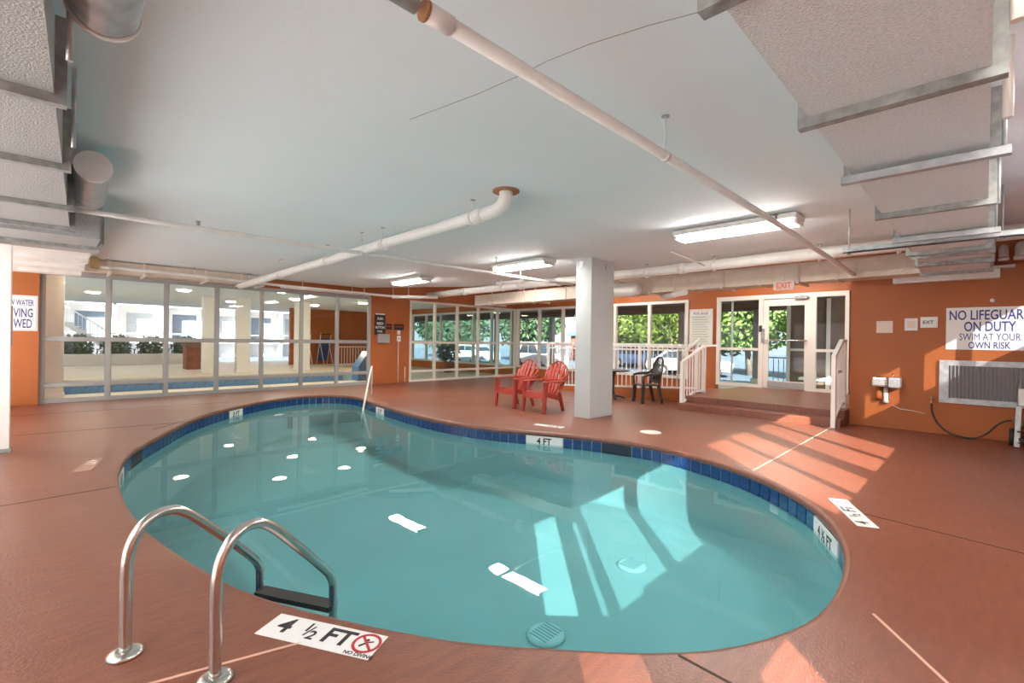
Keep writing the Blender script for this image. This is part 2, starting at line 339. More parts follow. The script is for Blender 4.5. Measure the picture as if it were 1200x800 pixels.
for a, b, c, d in OPEN: B().box((a, YB-.03, c), (b, YB-.026, d)).o('pane', 'dim_strong' if a > 8 else ('dim_mid' if -.2 < a < 2.4 and c > 1.4 else 'dim_light' if a < -.2 else 'glass'), wf)  # pane tints vary only to weaken single sun patches

# ------------------------------------------------------------------ glazing
def glazing(name, axis, const, ticks, rows, w, d, label, glass='glass', frame='frame', gasket=False):
    """ticks along the wall, rows of z; frame width w, depth d"""
    root = sroot(name, label)
    P = (lambda t, n, z: (t, const+n, z)) if axis == 'x' else (lambda t, n, z: (const+n, t, z))
    for i, t in enumerate(ticks):
        ww = w*1.1 if i in (0, len(ticks)-1) else w
        B().box(P(t-ww/2, -d/2, rows[0]), P(t+ww/2, d/2, rows[-1])).o('mullion', frame, root)
    for j, z in enumerate(rows):
        h = w*0.9
        z0, z1 = (z, z+h) if j == 0 else ((z-h, z) if j == len(rows)-1 else (z-h/2, z+h/2))
        B().box(P(ticks[0], -d/2+.006, z0), P(ticks[-1], d/2-.006, z1)).o('rail', frame, root)
    for a, b in zip(ticks, ticks[1:]):
        for z0, z1 in zip(rows, rows[1:]):
            pn = B().box(P(a+.02, -.003, z0+.02), P(b-.02, .003, z1-.02)).o('pane', glass, root)
            if gasket:
                u0, u1, v0, v1 = a+w/2, b-w/2, z0+(w*.9 if z0 == rows[0] else w*.45), z1-(w*.9 if z1 == rows[-1] else w*.45)
                g_ = B()
                for p_, q_ in (((u0, v0), (u1, v0+.014)), ((u0, v1-.014), (u1, v1)), ((u0, v0), (u0+.014, v1)), ((u1-.014, v0), (u1, v1))): g_.box(P(p_[0], -.02, p_[1]), P(q_[0], .02, q_[1]))
                g_.o('gasket', 'grey', pn)
    return root
T1 = [-0.1 + 7.62*k/7 for k in range(8)]; T2 = [9.08 + 5.27*k/5 for k in range(6)]
glazing('window_1', 'x', YW, T1, [0.0, 0.385, 1.395, 2.88], 0.085, 0.10, 'long glass partition of seven bays facing the other pool', frame='frameshade', gasket=True)
glazing('window_2', 'x', YW, T2, [0.0, 0.37, 1.395, 2.88], 0.085, 0.10, 'five-bay glass partition in the far corner', 'glassteal')
T3 = [6.64, 7.94, 9.28, 10.46, 11.68, 12.92, 14.18]
glazing('window_3', 'y', XW, T3, [0.37, 1.395, 2.88], 0.10, 0.12, 'row of tall cream-framed windows behind the ramp', 'glass')

# entrance: two sidelights and a glazed door on the landing
ZP = 0.28
door = sroot('door_1', 'cream-framed glass entrance door between two sidelights')
def dbox(name, y0, y1, z0, z1, m='frame', d0=-.06, d1=.06, par=None): return B().box((XW+d0, y0, z0), (XW+d1, y1, z1)).o(name, m, par or door)
for y0, y1 in ((5.70, 5.60), (4.52, 4.40), (3.26, 3.12), (2.49, 2.40)): dbox('jamb', y0, y1, ZP, 2.90)
dbox('header', 5.70, 2.40, 2.78, 2.90, d0=-.07)
for y0, y1 in ((5.6, 4.52), (3.12, 2.49)):
    dbox('sill', y0, y1, ZP, ZP+.08); dbox('rail', y0, y1, 1.33, 1.40); dbox('pane', y0, y1, ZP+.06, 2.8, 'glassteal', -.003, .003)
dbox('rail', 5.33, 5.28, ZP, 2.8, d0=.1, d1=.14)
leaf = B().box((XW-.03, 4.40, ZP+.02), (XW+.03, 4.27, 2.76)).box((XW-.03, 3.39, ZP+.02), (XW+.03, 3.26, 2.76)).box((XW-.03, 4.27, 2.58), (XW+.03, 3.39, 2.76)).box((XW-.03, 4.27, ZP+.02), (XW+.03, 3.39, ZP+.22)).o('door_leaf', 'frame', door)
dbox('kick_panel', 4.28, 3.38, ZP+.04, ZP+.20, 'grey', -.045, -.03, leaf)
dbox('pane', 4.27, 3.39, ZP+.2, 2.6, 'glassteal', -.003, .003, leaf)
B().tube([(XW-.05, 4.33, 1.62), (XW-.10, 4.30, 1.62), (XW-.10, 3.36, 1.62), (XW-.05, 3.33, 1.62)], .022, 10).o('push_bar', 'steel', leaf)
dbox('handle_plate', 4.45, 4.36, 1.55, 1.95, 'galvdark', -.075, -.06, leaf)
B().box((XW-.13, 3.62, 2.74), (XW-.06, 3.30, 2.82), .01).bar((XW-.1, 3.34, 2.8), (XW-.1, 3.55, 2.86), .03, .02).o('door_closer', 'galvdark', leaf)
B().box((XW-.10, 4.50, 1.86), (XW-.06, 4.43, 2.04), .008).o('card_reader', 'black', door)

# ------------------------------------------------------------------ pool
pool = thing('swimming_pool', 'kidney-shaped swimming pool of teal water with cobalt tile waterline', 'pool')
WZ = -0.20
def sweep(prof, name, m, smooth=True):
    b = bmesh.new(); rings = []
    for i in range(NR): rings.append([b.verts.new(RING[i] + OUTN[i]*u + V((0, 0, v))) for u, v in prof])
    for i in range(NR):
        A, C = rings[i], rings[(i+1) % NR]
        for k in range(len(prof)-1): f = b.faces.new((A[k], C[k], C[k+1], A[k+1])); f.smooth = smooth
    mme = bpy.data.meshes.new(name); b.to_mesh(mme); b.free(); mme.materials.append(M[m]); return obj(name, mme, pool)
sweep([(.031, 0.0005), (.012, -.003), (0, -.015), (-.004, -.04), (.0, -.062), (.012, -.072), (.03, -.072)], 'coping_edge', 'deck')
sweep([(.022, -.068), (.022, -.245)], 'grout_band', 'grout')
def zb(x, y): return -0.98
b = bmesh.new(); rings = []
prof = [(.016, -.235), (0.0, -.25), (-.02, None), (-.06, None), (-.16, None)]
for i in range(NR):
    p = RING[i]; z = zb(p.x, p.y); hs_ = [-.235, -.25, z+.22, z+.07, z]
    rings.append([b.verts.new(p + OUTN[i]*u + V((0, 0, h))) for (u, _), h in zip(prof, hs_)])
for i in range(NR):
    A, C = rings[i], rings[(i+1) % NR]
    for k in range(4): f = b.faces.new((A[k], C[k], C[k+1], A[k+1])); f.smooth = True
es = [b.edges.get((rings[i][4], rings[(i+1) % NR][4])) for i in range(NR)]
bmesh.ops.triangle_fill(b, use_beauty=True, edges=es)
bmesh.ops.recalc_face_normals(b, faces=b.faces)
mme = bpy.data.meshes.new('basin'); b.to_mesh(mme); b.free(); mme.materials.append(M['plaster']); basin = obj('basin', mme, pool)
b = bmesh.new(); vs = [b.verts.new(p + OUTN[i]*.018 + V((0, 0, WZ))) for i, p in enumerate(RING)]
f = b.faces.new(vs); f.normal_update()
if f.normal.z < 0: f.normal_flip()
bmesh.ops.triangulate(b, faces=list(b.faces))
mme = bpy.data.meshes.new('water'); b.to_mesh(mme); b.free(); mme.materials.append(M['water']); obj('water', mme, pool)
# which outline cells carry markers and skimmers instead of tiles
taken = {}
def cells(x, y, n, kind):
    c = near_i(x, y)
    for k in range(n): taken[(c - n//2 + k) % NR] = kind
    return [(c - n//2 + k) % NR for k in range(n)]
def cell_frame(i0, i1):
    a, c = RING[i0], RING[(i1+1) % NR]; d = (c-a).normalized(); n = V((d.y, -d.x, 0)); return a, c, d, n
def tile_marker(x, y, n, body, size, name='depth_tile'):
    cs = cells(x, y, n, 'm'); a, c, d, nn = cell_frame(cs[0], cs[-1]); mid = (a+c)/2; L = (c-a).length
    mx = max((RING[i]-a).dot(nn) for i in cs)
    o_ = mid + nn*0.004
    bb = B(); bb.bar(o_ - d*L*.49 + V((0,0,-.155)), o_ + d*L*.49 + V((0,0,-.155)), .012, .155); t = bb.o(name, 'sign', pool)
    right = -d      # read from inside the pool
    text('numerals', body, size, plane_mtx(o_ - nn*.0072 + V((0, 0, -.205)) , right, (0, 0, 1)), 'ink', t, bold=.004, align='CENTER', sx=.9)
def skimmer(x, y, n):
    cs = cells(x, y, n, 's'); a, c, d, nn = cell_frame(cs[0], cs[-1]); mid = (a+c)/2; L = (c-a).length
    B().bar(mid - d*L*.49 + nn*.02 + V((0,0,-.155)), mid + d*L*.49 + nn*.02 + V((0,0,-.155)), .03, .155).o('skimmer_mouth', 'dark', pool)
tile_marker(5.80, 5.15, 4, '4 FT', .15)
tile_marker(4.75, .92, 4, '4 ½ FT', .135)
tile_marker(2.95, 11.4, 3, '3 FT', .14)
tile_marker(5.42, 9.65, 3, '3 FT', .14)
tile_marker(.60, 6.9, 4, '4 FT', .15)
skimmer(6.22, 3.95, 3); skimmer(.92, 8.08, 3)
tb = B().box((-.0725, -.006, -.0775), (.0725, .006, .0775), .003).mesh('tile', 'tile')
for i in range(NR):
    if i in taken: continue
    a, c, d, nn = cell_frame(i, i)
    t = obj('tile', tb, pool); t.location = (a+c)/2 + nn*.010 + V((0, 0, -.153)); t.rotation_euler.z = math.atan2(d.y, d.x)
# drains on the floor of the basin
for x, y in ((4.62, 2.72), (3.0, 2.57)):
    z = zb(x, y)
    dcv = B().tube([(x, y, z+.001), (x, y, z+.02), (x, y, z+.034)], [.16, .16, .13], 28).o('drain_cover', 'drainc', pool)
    for k in range(-3, 4): B().box((x+k*.034-.006, y-.09, z+.033), (x+k*.034+.006, y+.09, z+.037)).o('slot', 'weld', dcv)
# skimmer lid on the deck
lid = thing('skimmer_lid', 'round pale skimmer lid set in the deck near the white column', 'lid', (7.19, 3.92, 0))
B().tube([(0, 0, 0), (0, 0, .008)], .17, 32).o('cover', 'plate', lid); B().tube([(0, 0, .008), (0, 0, .012)], .15, 32).o('rim', 'plate', lid)

# depth markers inlaid in the deck
def deck_marker(P4, parts, label, faded=False):
    """P4 corners: top-left, top-right, bottom-right, bottom-left as read"""
    tl, tr, br, bl = [V((x, y, 0)) for x, y in P4]
    r = (tr-tl); w = r.length; r.normalize(); u = V((-r.y, r.x, 0)); h = abs((tl-bl).dot(u))
    t = thing('depth_marker', label, 'depth marker', (0, 0, 0), group='depth markers set in the deck')
    o_ = tl - u*h
    B().bar(o_ + u*h/2 + V((0, 0, .001)), o_ + u*h/2 + r*w + V((0, 0, .001)), h, .003).o('panel', 'faint' if faded else 'sign', t)
    for body, x, y, s, bold, m in parts:
        if body == '@':
            c = o_ + r*(x*w) + u*(y*h) + V((0, 0, .003)); R_ = s*h
            b = B(); n = 32
            for k in range(n):
                a0, a1 = 2*math.pi*k/n, 2*math.pi*(k+1)/n
                b.bar(c + (r*math.cos(a0)+u*math.sin(a0))*R_, c + (r*math.cos(a1)+u*math.sin(a1))*R_, R_*.22, .002)
            b.bar(c - (r-u)*R_*.68, c + (r-u)*R_*.68, R_*.2, .002).o('prohibition_ring', 'redink', t)
            b = B(); b.bar(c-u*R_*.45-r*R_*.4, c+u*R_*.1, R_*.2, .0012).bar(c+u*R_*.1, c+u*R_*.3+r*R_*.45, R_*.12, .0012).disc(c+u*R_*.35-r*R_*.1-V((0,0,.0006)), (0, 0, 1), R_*.14, .0012, 12).o('diver_symbol', 'ink', t)
        else:
            text('lettering', body, s*h, plane_mtx(o_ + r*(x*w) + u*(y*h) + V((0, 0, .003)), r, u), m, t, bold=bold, sx=1.0, ext=.0004)
    return t
deck_marker(((.915, 2.67), (1.232, 2.097), (1.084, 1.987), (.753, 2.588)), [('4', .10, .28, .85, .004, 'ink'), ('1', .32, .52, .5, .002, 'ink'), ('/', .36, .34, .6, .001, 'ink'), ('2', .395, .24, .5, .002, 'ink'), ('FT', .52, .28, .85, .004, 'ink'), ('@', .89, .56, .36, 0, ''), ('NO DIVING', .78, .04, .17, .0008, 'ink')], 'white 4 1/2 FT no diving marker beside the ladder')
deck_marker(((4.81, .73), (5.46, 1.06), (5.56, .93), (4.90, .60)), [('4', .08, .28, .85, .004, 'ink'), ('1', .30, .52, .5, .002, 'ink'), ('/', .34, .34, .6, .001, 'ink'), ('2', .375, .24, .5, .002, 'ink'), ('FT', .5, .28, .85, .004, 'ink'), ('@', .89, .56, .36, 0, '')], 'white 4 1/2 FT depth marker at the edge of the striped sunlight')
deck_marker(((6.33, 5.14), (6.20, 5.68), (6.33, 5.72), (6.47, 5.18)), [('4 FT', .15, .25, .8, .003, 'ink')], 'pale 4 FT depth marker in front of the red chairs')
deck_marker(((5.52, 9.65), (5.59, 10.1), (5.72, 10.08), (5.65, 9.62)), [('3 FT', .15, .25, .8, .003, 'ink')], 'pale depth marker near the slanted handrail', True)
deck_marker(((.50, 7.55), (.35, 6.93), (.20, 6.97), (.35, 7.59)), [('4 FT', .15, .25, .8, .002, 'plate')], 'worn depth marker at the left end of the pool', True)

# ladder in the foreground
LA, LB = V((.272, 2.822, 0)), V((.532, 2.346, 0)); LD = V((.88, .475, 0)).normalized()
prof = [(0, 0), (0, .2), (0, .38), (.006, .46), (.03, .53), (.075, .585), (.135, .612), (.19, .612), (.25, .594), (.33, .535), (.45, .42), (.6, .27), (.70, .165), (.745, .115), (.775, .06), (.785, 0), (.785, -.3), (.785, -.75)]
def smooth_prof(p, n=3):
    out = []
    for i in range(len(p)-1):
        a, b_, c, d = p[max(i-1, 0)], p[i], p[i+1], p[min(i+2, len(p)-1)]
        for k in range(n):
            t = k/n
            out.append(tuple(.5*(2*b_[j] + (c[j]-a[j])*t + (2*a[j]-5*b_[j]+4*c[j]-d[j])*t*t + (3*b_[j]-a[j]-3*c[j]+d[j])*t**3) for j in (0, 1)))
    return out + [p[-1]]
lad = thing('pool_ladder', 'stainless steel pool ladder with two arched grab rails', 'ladder', (.4, 2.58, 0))
inv = -V((.4, 2.58, 0))
for P0 in (LA, LB):
    rr = B().tube([P0 + inv + LD*s + V((0, 0, z)) for s, z in smooth_prof(prof)], .0245, 16).o('grab_rail', 'steel', lad)
    B().tube([P0+inv+V((0,0,0)), P0+inv+V((0,0,.012)), P0+inv+V((0,0,.024)), P0+inv+V((0,0,.03))], [.072, .072, .055, .034], 24).o('flange', 'steel', rr)
for z in (-.10, -.38, -.66):
    q0, q1 = LA+inv+LD*.785+V((0, 0, z)), LB+inv+LD*.785+V((0, 0, z))
    B().bar(q0, q1, .09, .03).o('tread', 'black', lad)
# slanted hand rail at the shallow end
hr = thing('stair_handrail', 'slim slanted steel handrail at the shallow end of the pool', 'handrail', (6.2, 11.6, 0))
B().tube([(0, 0, 0), (0, 0, .70), (-.02, -.03, .76), (-.06, -.09, .76), (-.72, -1.02, 0.0), (-.95, -1.35, -.28), (-.98, -1.4, -.34), (-.98, -1.4, -.60)], .022, 12).o('rail', 'frame', hr)
B().tube([(0, 0, 0), (0, 0, .015)], .06, 20).o('flange', 'steel', hr)

# ------------------------------------------------------------------ column, landing, ramp
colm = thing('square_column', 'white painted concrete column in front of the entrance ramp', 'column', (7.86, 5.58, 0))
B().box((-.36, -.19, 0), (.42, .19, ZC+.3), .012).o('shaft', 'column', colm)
B().box((-.375, .02, 2.98), (-.36, .10, 3.10), .004).o('junction_plate', 'white', colm)
B().box((.10, -.205, 2.96), (.13, -.19, 3.08), .004).o('sensor', 'grey', colm)
land = thing('entry_landing', 'terracotta landing with two steps below the glass door', 'steps')
B().extr([(10.25, 0), (10.25, .115), (10.265, .135), (10.29, .14), (10.66, .14), (10.66, 0)], 'y', 4.90, 1.83).o('step', 'deck', land)
B().extr([(10.62, 0), (10.62, .255), (10.635, .275), (10.66, .28), (XW-.004, .28), (XW-.004, 0)], 'y', 4.95, 1.83).o('landing', 'deck', land)
ramp = thing('access_ramp', 'terracotta ramp rising along the windows to the landing', 'ramp')
b = B(); b.extr([(4.95, 0), (4.95, .28), (9.9, .01), (9.9, 0)], 'x', 11.5, 13.2).o('ramp_slab', 'deck', ramp)
B().extr([(4.95, 0), (4.95, .36), (9.9, .09), (9.9, 0)], 'x', 11.40, 11.5).o('curb', 'orange', ramp)

def railing(name, label, posts, bal, top, mid, bot, bw=.022, m='white', topw=.07):
    """posts: list of (x,y,z0,z1); bal: list of (x,y,z0,z1); rails: polylines"""
    o_ = V(posts[0][:2] + (0,)); root = thing(name, label, 'railing', o_)
    for x, y, z0, z1 in posts: B().box((x-.035-o_.x, y-.035-o_.y, z0), (x+.035-o_.x, y+.035-o_.y, z1)).o('post', m, root)
    for x, y, z0, z1 in bal: B().box((x-bw/2-o_.x, y-bw/2-o_.y, z0), (x+bw/2-o_.x, y+bw/2-o_.y, z1)).o('baluster', m, root)
    for nm_, pl, w_, h_ in (('top_rail', top, topw, .045), ('handrail', mid, .045, .045), ('bottom_rail', bot, .04, .04)):
        if not pl: continue
        b = B()
        for p, q in zip(pl, pl[1:]): b.bar(V(p)-o_, V(q)-o_, w_, h_)
        b.o(nm_, m, root)
    return root
XRAMP = 11.45
def ramp_z(y): return .28*max(0, min(1, (9.9-y)/4.95)) + .09
bal = []; y = 5.12
while y < 9.85: bal.append((XRAMP, y, ramp_z(y)+.05, 1.44)); y += .135
railing('ramp_railing', 'white baluster railing running along the ramp before the windows', [(XRAMP, yy, 0 if yy > 9 else ramp_z(yy)-.05, 1.46) for yy in (5.02, 6.6, 8.2, 9.88)], bal, [(XRAMP, 5.0, 1.46), (XRAMP, 9.9, 1.46)], [(XRAMP-.05, 5.0, 1.33), (XRAMP-.05, 9.9, 1.30)], [(XRAMP, 5.0, ramp_z(5)+.03), (XRAMP, 9.88, ramp_z(9.88)+.03)])
YL = 4.90
bal = [(10.42+.02, YL, .1, 1.05)]; bal = []
for k in range(1, 9):
    x = 10.40 + k*.135; t = (x-10.40)/1.2
    bal.append((x, YL, .12+.22*min(1, t*1.3), 1.06+.38*min(1, t)))
railing('step_railing', 'white railing climbing the left side of the entry steps', [(10.40, YL, 0, 1.08), (11.6, YL, .28, 1.46)], bal, [(10.38, YL, 1.06), (11.55, YL, 1.44), (12.3, YL, 1.46)], [(10.32, YL-.04, 1.22), (10.40, YL-.04, 1.30), (11.2, YL-.04, 1.60)], [(10.40, YL, .10), (11.0, YL, .34), (11.6, YL, .34)])
YR_ = 1.93
bal = []
for k in range(1, 8):
    x = 10.22 + k*.11; t = (x-10.22)/.8
    bal.append((x, YR_, .13+.25*min(1, t), 1.30+.26*min(1, t)))
railing('step_railing', 'white railing on the right side of the entry steps beside the orange wall', [(10.22, YR_, 0, 1.32), (11.1, YR_, .28, 1.60)], bal, [(10.19, YR_, 1.30), (10.85, YR_, 1.60), (11.2, YR_, 1.60)], [(10.22, YR_-.04, 1.02), (10.6, YR_-.04, 1.02)], [(10.22, YR_, .12), (10.9, YR_, .38), (11.1, YR_, .38)])

# ------------------------------------------------------------------ furniture
def adirondack(name, label, loc):
    t = thing(name, label, 'chair', loc, group='red chairs by the column')       # front faces -x
    k = 1.0
    for s in (-1, 1):
        y = s*.295
        B().extr([(0.0, 0), (.045, 0), (.125, .645), (.03, .645)], 'y', y-.03, y+.03).o('front_leg', 'red', t)
        B().extr([(.68, 0), (.725, 0), (.60, .40), (.50, .40)], 'y', y*.86-.025, y*.86+.025).o('rear_leg', 'red', t)
        B().box((.0, y-.055, .64), (.66, y+.055, .662), .01).o('armrest', 'red', t)
        B().extr([(.05, .36), (.08, .44), (.62, .32), (.60, .22)], 'y', y*.88-.02, y*.88+.02).o('side_rail', 'red', t)
    B().extr([(.02, .30), (.06, .30), (.09, .44), (.05, .44)], 'y', -.27, .27).o('apron', 'red', t)
    for j in range(5):
        x0 = .055 + j*.105; z0 = .435 - j*.028
        B().bar((x0+.047, -.265, z0), (x0+.047, .265, z0), .093, .022).o('seat_slat', 'red', t)
    n = 6
    for j in range(n):
        u = (j-(n-1)/2)/((n-1)/2)
        yb, yt = u*.19, u*.285; ht = 1.04 - .20*u*u
        pts = []
        for q in range(9):
            f_ = q/8; z = .30 + (ht-.30)*f_
            pts.append(V((.50 + .33*f_ + .03*u*u - .05*u*u*f_, yb + (yt-yb)*min(1, f_*1.35), z)))
        b = B()
        w0, w1 = .056, .082
        L = []
        for q, p in enumerate(pts):
            f_ = q/8; w = (w0 + (w1-w0)*min(1, f_*1.4)); w *= 1 if q < 8 else .8
            L.append([b.bm.verts.new(p + V((dx, dy*w/2, 0))) for dx, dy in ((-.011, -1), (-.011, 1), (.011, 1), (.011, -1))])
        for A, C in zip(L, L[1:]):
            for q in range(4): b.bm.faces.new((A[q], A[(q+1) % 4], C[(q+1) % 4], C[q]))
        b.bm.faces.new(L[0][::-1]); b.bm.faces.new(L[-1]); b.o('back_slat', 'red', t)
    # rim that ties the fan of slats together
    rim = []
    for q in range(17):
        u = -1.12 + 2.24*q/16; ht = 1.06 - .20*u*u
        rim.append(V((.50+.33-.02*u*u+.012, u*.285, ht)))
    lowL = [V((.66, -.235, .68)), V((.60, -.20, .40))]; lowR = [V((.60, .20, .40)), V((.66, .235, .68))]
    B().tube(list(reversed(lowL)) + [V((.79, -.315, .80))] + rim[1:-1] + [V((.79, .315, .80))] + list(reversed(lowR)), .017, 8).o('back_rim', 'red', t)
    B().bar((.655, -.31, .66), (.655, .31, .66), .05, .05).o('back_crossbar', 'red', t)
    B().bar((.585, -.26, .36), (.585, .26, .36), .05, .07).o('seat_crossbar', 'red', t)
    return t
adirondack('adirondack_chair', 'red plastic adirondack chair right beside the white column', (7.25, 6.67, 0))
adirondack('adirondack_chair', 'red plastic adirondack chair farther from the white column', (7.31, 7.60, 0))
# dark plastic armchair at the table; built facing +y
ch = thing('patio_armchair', 'dark brown plastic armchair drawn up to the small table', 'chair', (10.72, 5.98, 0), 0.98)
B().box((-.25, -.24, .43), (.25, .24, .465), .02).o('seat', 'brown', ch)
for sx in (-1, 1):
    B().extr([(.19, 0), (.255, 0), (.245, .44), (.165, .44)], 'x', sx*.24-.03, sx*.24+.03).o('leg', 'brown', ch)
    B().extr([(-.34, 0), (-.29, 0), (-.17, .44), (-.25, .44)], 'x', sx*.22-.025, sx*.22+.025).o('leg', 'brown', ch)
    B().tube([(sx*.26, .21, .43), (sx*.275, .22, .62), (sx*.28, .20, .69), (sx*.285, .10, .715), (sx*.285, -.12, .72), (sx*.265, -.24, .76), (sx*.25, -.28, .84)], [.03, .028, .03, .034, .034, .03, .026], 10).o('armrest', 'brown', ch)
bp = []
for k in range(15):
    a = math.pi*k/14; bp.append(V((-.235*math.cos(a), -.27 - .10*math.sin(a)*.9 - .02, .80 + .34*math.sin(a)**.8)))
B().tube([V((-.22, -.22, .46)), V((-.235, -.25, .65))] + bp + [V((.235, -.25, .65)), V((.22, -.22, .46))], .028, 10).o('back_frame', 'brown', ch)
for k in range(-3, 4):
    x = k*.058; top = .80 + .34*max(0, 1-(x/.24)**2)**.45
    B().tube([(x*.8, -.235, .52), (x, -.29, .8), (x*1.02, -.36, top-.02)], .013, 8).o('back_slat', 'brown', ch)
B().bar((-.21, -.235, .53), (.21, -.235, .53), .03, .07).o('back_crossbar', 'brown', ch)
tbl = thing('patio_table', 'small round dark patio table half hidden by the column', 'table', (10.75, 6.98, 0))
B().tube([(0, 0, .735), (0, 0, .745), (0, 0, .765), (0, 0, .77)], [.40, .43, .43, .42], 32).o('tabletop', 'brown', tbl)
B().tube([(0, 0, .06), (0, 0, .2), (0, 0, .6), (0, 0, .735)], [.07, .045, .045, .10], 14).o('pedestal', 'brown', tbl)
for k in range(4):
    a = math.pi/4 + k*math.pi/2; B().tube([(0, 0, .09), (.2*math.cos(a), .2*math.sin(a), .06), (.32*math.cos(a), .32*math.sin(a), .018)], [.04, .03, .022], 8).o('foot', 'brown', tbl)

# ------------------------------------------------------------------ lights
def fixture(label, x, y0, y1, zb_=3.15, w=.30):
    t = thing('ceiling_light', label, 'light', (x, (y0+y1)/2, zb_), group='fluorescent ceiling lights')
    L = (y1-y0)/2
    B().box((-w/2-.055, -L, -.085), (w/2+.055, L, -.02), .006).o('housing', 'pipe', t)
    B().extr([(-w/2, -.075), (-w/2+.01, -.125), (-w/2+.035, -.14), (w/2-.035, -.14), (w/2-.01, -.125), (w/2, -.075)], 'y', -L+.04, L-.04).o('lens', 'lens', t)
    for s in (-1, 1):
        B().box((-w/2-.005, s*L, -.145), (w/2+.005, s*(L-.04), -.075), .006).o('end_cap', 'pipe', t)
        B().box((-.05, s*(L-.25)-.05, -.02), (.05, s*(L-.25)+.05, 0)).o('spacer', 'pipe', t)
    return t
fixture('long fluorescent light crossed by the sprinkler pipe', 6.66, 1.63, 3.22)
fixture('fluorescent light on the ceiling just left of the column', 6.98, 6.02, 7.52)
fixture('small far fluorescent light above the orange pier', 6.92, 10.15, 11.6)
fixture('yellowish fluorescent light behind the thick pipe', 9.05, 8.5, 9.6)
for x, y, lab in ((4.6, -.35, 'added unseen fill light over the deck right of the metal duct'), (1.5, -.2, 'added unseen fill light over the deck behind the photographer'), (-2.6, 2.4, 'added unseen fill light left of the metal duct, nearest row end'), (-2.6, 6.8, 'added unseen fill light left of the metal duct, middle of its row'), (-2.6, 11.0, 'added unseen fill light left of the metal duct, by the diving sign')):  # out-of-view fill lights, added to brighten room and ceiling
    fixture(lab, x, y-.75, y+.75) if x < 4 else fixture(lab, x, -1.1, -.35)

for y, lab in ((3.7, 'fluorescent light over the landing behind the beige duct'), (8.6, 'fluorescent light over the ramp behind the beige duct')):
    fixture(lab, 12.6, y-.75, y+.75, ZU)
# ------------------------------------------------------------------ pipes
def rods(root, spots, o_):
    for x, y, z in spots:
        zt = ZC if x < 9.2 else ZU
        B().tube([V((x, y, z))-o_, V((x, y, zt))-o_], .007, 6).o('hanger_rod', 'pipe', root)
        B().tube([V((x, y, zt-.006))-o_, V((x, y, zt))-o_], .03, 10).o('ceiling_plate', 'grey', root)
def pipe(name, label, pts, r, hang=(), ring=(), m='pipe', cat='pipe', ringr=None):
    o_ = V(pts[0]); root = thing(name, label, cat, o_)
    B().tube([V(p)-o_ for p in pts], r, 14).o('pipe_run', m, root)
    rods(root, [(x, y, z+r) for x, y, z in hang], o_)
    for (p, q, rr, mm) in ring: B().tube([V(p)-o_, V(q)-o_], rr, 16).o('coupling', mm, root)
    for x, y, z in hang:
        hd = (V(pts[-1])-V(pts[0])).normalized()*.02
        B().tube([V((x, y, z))-o_-hd, V((x, y, z))-o_+hd], r*1.18, 14).o('clamp', 'pipe', root)
    return root
ZA = 2.86
pa = pipe('sprinkler_pipe', 'thin white pipe running diagonally overhead to the orange wall', [(1.35, 1.645, ZA), (6, 1.65, ZA), (11.75, 1.66, ZA-.02), (11.85, 1.68, ZA-.02), (11.95, 1.8, ZA-.03), (11.95, 2.3, ZA-.04)] if False else [(1.2, 1.645, ZA), (6, 1.65, ZA), (10.55, 1.655, ZA-.09), (10.62, 1.68, ZA-.10), (10.63, 1.78, ZA-.10), (10.63, 2.02, ZA-.10)], .034, hang=[(3.17, 1.648, ZA)], ring=[((1.10, 1.645, ZA), (1.225, 1.645, ZA), .041, 'pipe'), ((1.085, 1.645, ZA), (1.10, 1.645, ZA), .043, 'rust')])
B().tube([(-2.2, 0, 0), (-.15, 0, 0)], .034, 14).o('bare_steel_run', 'galv', pa)
def sprinkler(root, x, y, z):
    o_ = root.location
    b = B(); b.tube([V((x, y, z))-o_, V((x, y, z+.05))-o_], .012, 8); b.tube([V((x, y, z+.05))-o_, V((x, y, z+.056))-o_], .028, 10)
    b.bar(V((x-.02, y, z+.01))-o_, V((x-.02, y, z+.05))-o_, .006, .006).bar(V((x+.02, y, z+.01))-o_, V((x+.02, y, z+.05))-o_, .006, .006)
    b.o('sprinkler_head', 'grey', root)
sprinkler(pa, 5.75, 1.65, ZA+.034)
ZBp = 2.83
pb = pipe('sprinkler_pipe', 'thin white pipe crossing from the left duct to the thick pipe', [(-4, 6.83, ZBp+.005), (1.3, 6.83, ZBp), (7.6, 6.84, ZBp), (8.75, 6.84, ZBp+.02)], .03, hang=[(3.45, 6.83, ZBp), (6.3, 6.84, ZBp), (7.0, 6.84, ZBp)])
sprinkler(pb, 1.30, 6.83, ZBp+.03)
pc = pipe('drain_pipe', 'thick white pipe running along the far edge of the low ceiling', [(8.95, 13.0, 2.965), (8.93, 9, 2.98), (8.90, 4, 2.985), (8.80, -1.15, 3.0)], .10, hang=[(8.93, 9.4, 2.98), (8.93, 7.4, 2.98), (8.9, 3.6, 2.985), (8.9, 1.9, 2.985), (8.9, .9, 2.985), (8.92, 5.0, 2.98)], ring=[((8.93, 8.6, 2.98), (8.93, 8.75, 2.98), .115, 'pipe'), ((8.9, 4.15, 2.985), (8.9, 4.28, 2.985), .115, 'pipe'), ((8.92, 11.0, 2.97), (8.92, 11.1, 2.97), .115, 'pipe')])
oc = pc.location
B().tube([V((8.93, 9.5, 2.95))-oc, V((8.60, 9.1, 3.14))-oc], .02, 8).o('brace', 'pipe', pc)
B().tube([V((8.90, 3.7, 2.95))-oc, V((7.9, 3.95, 3.14))-oc], .014, 8).o('brace', 'pipe', pc)
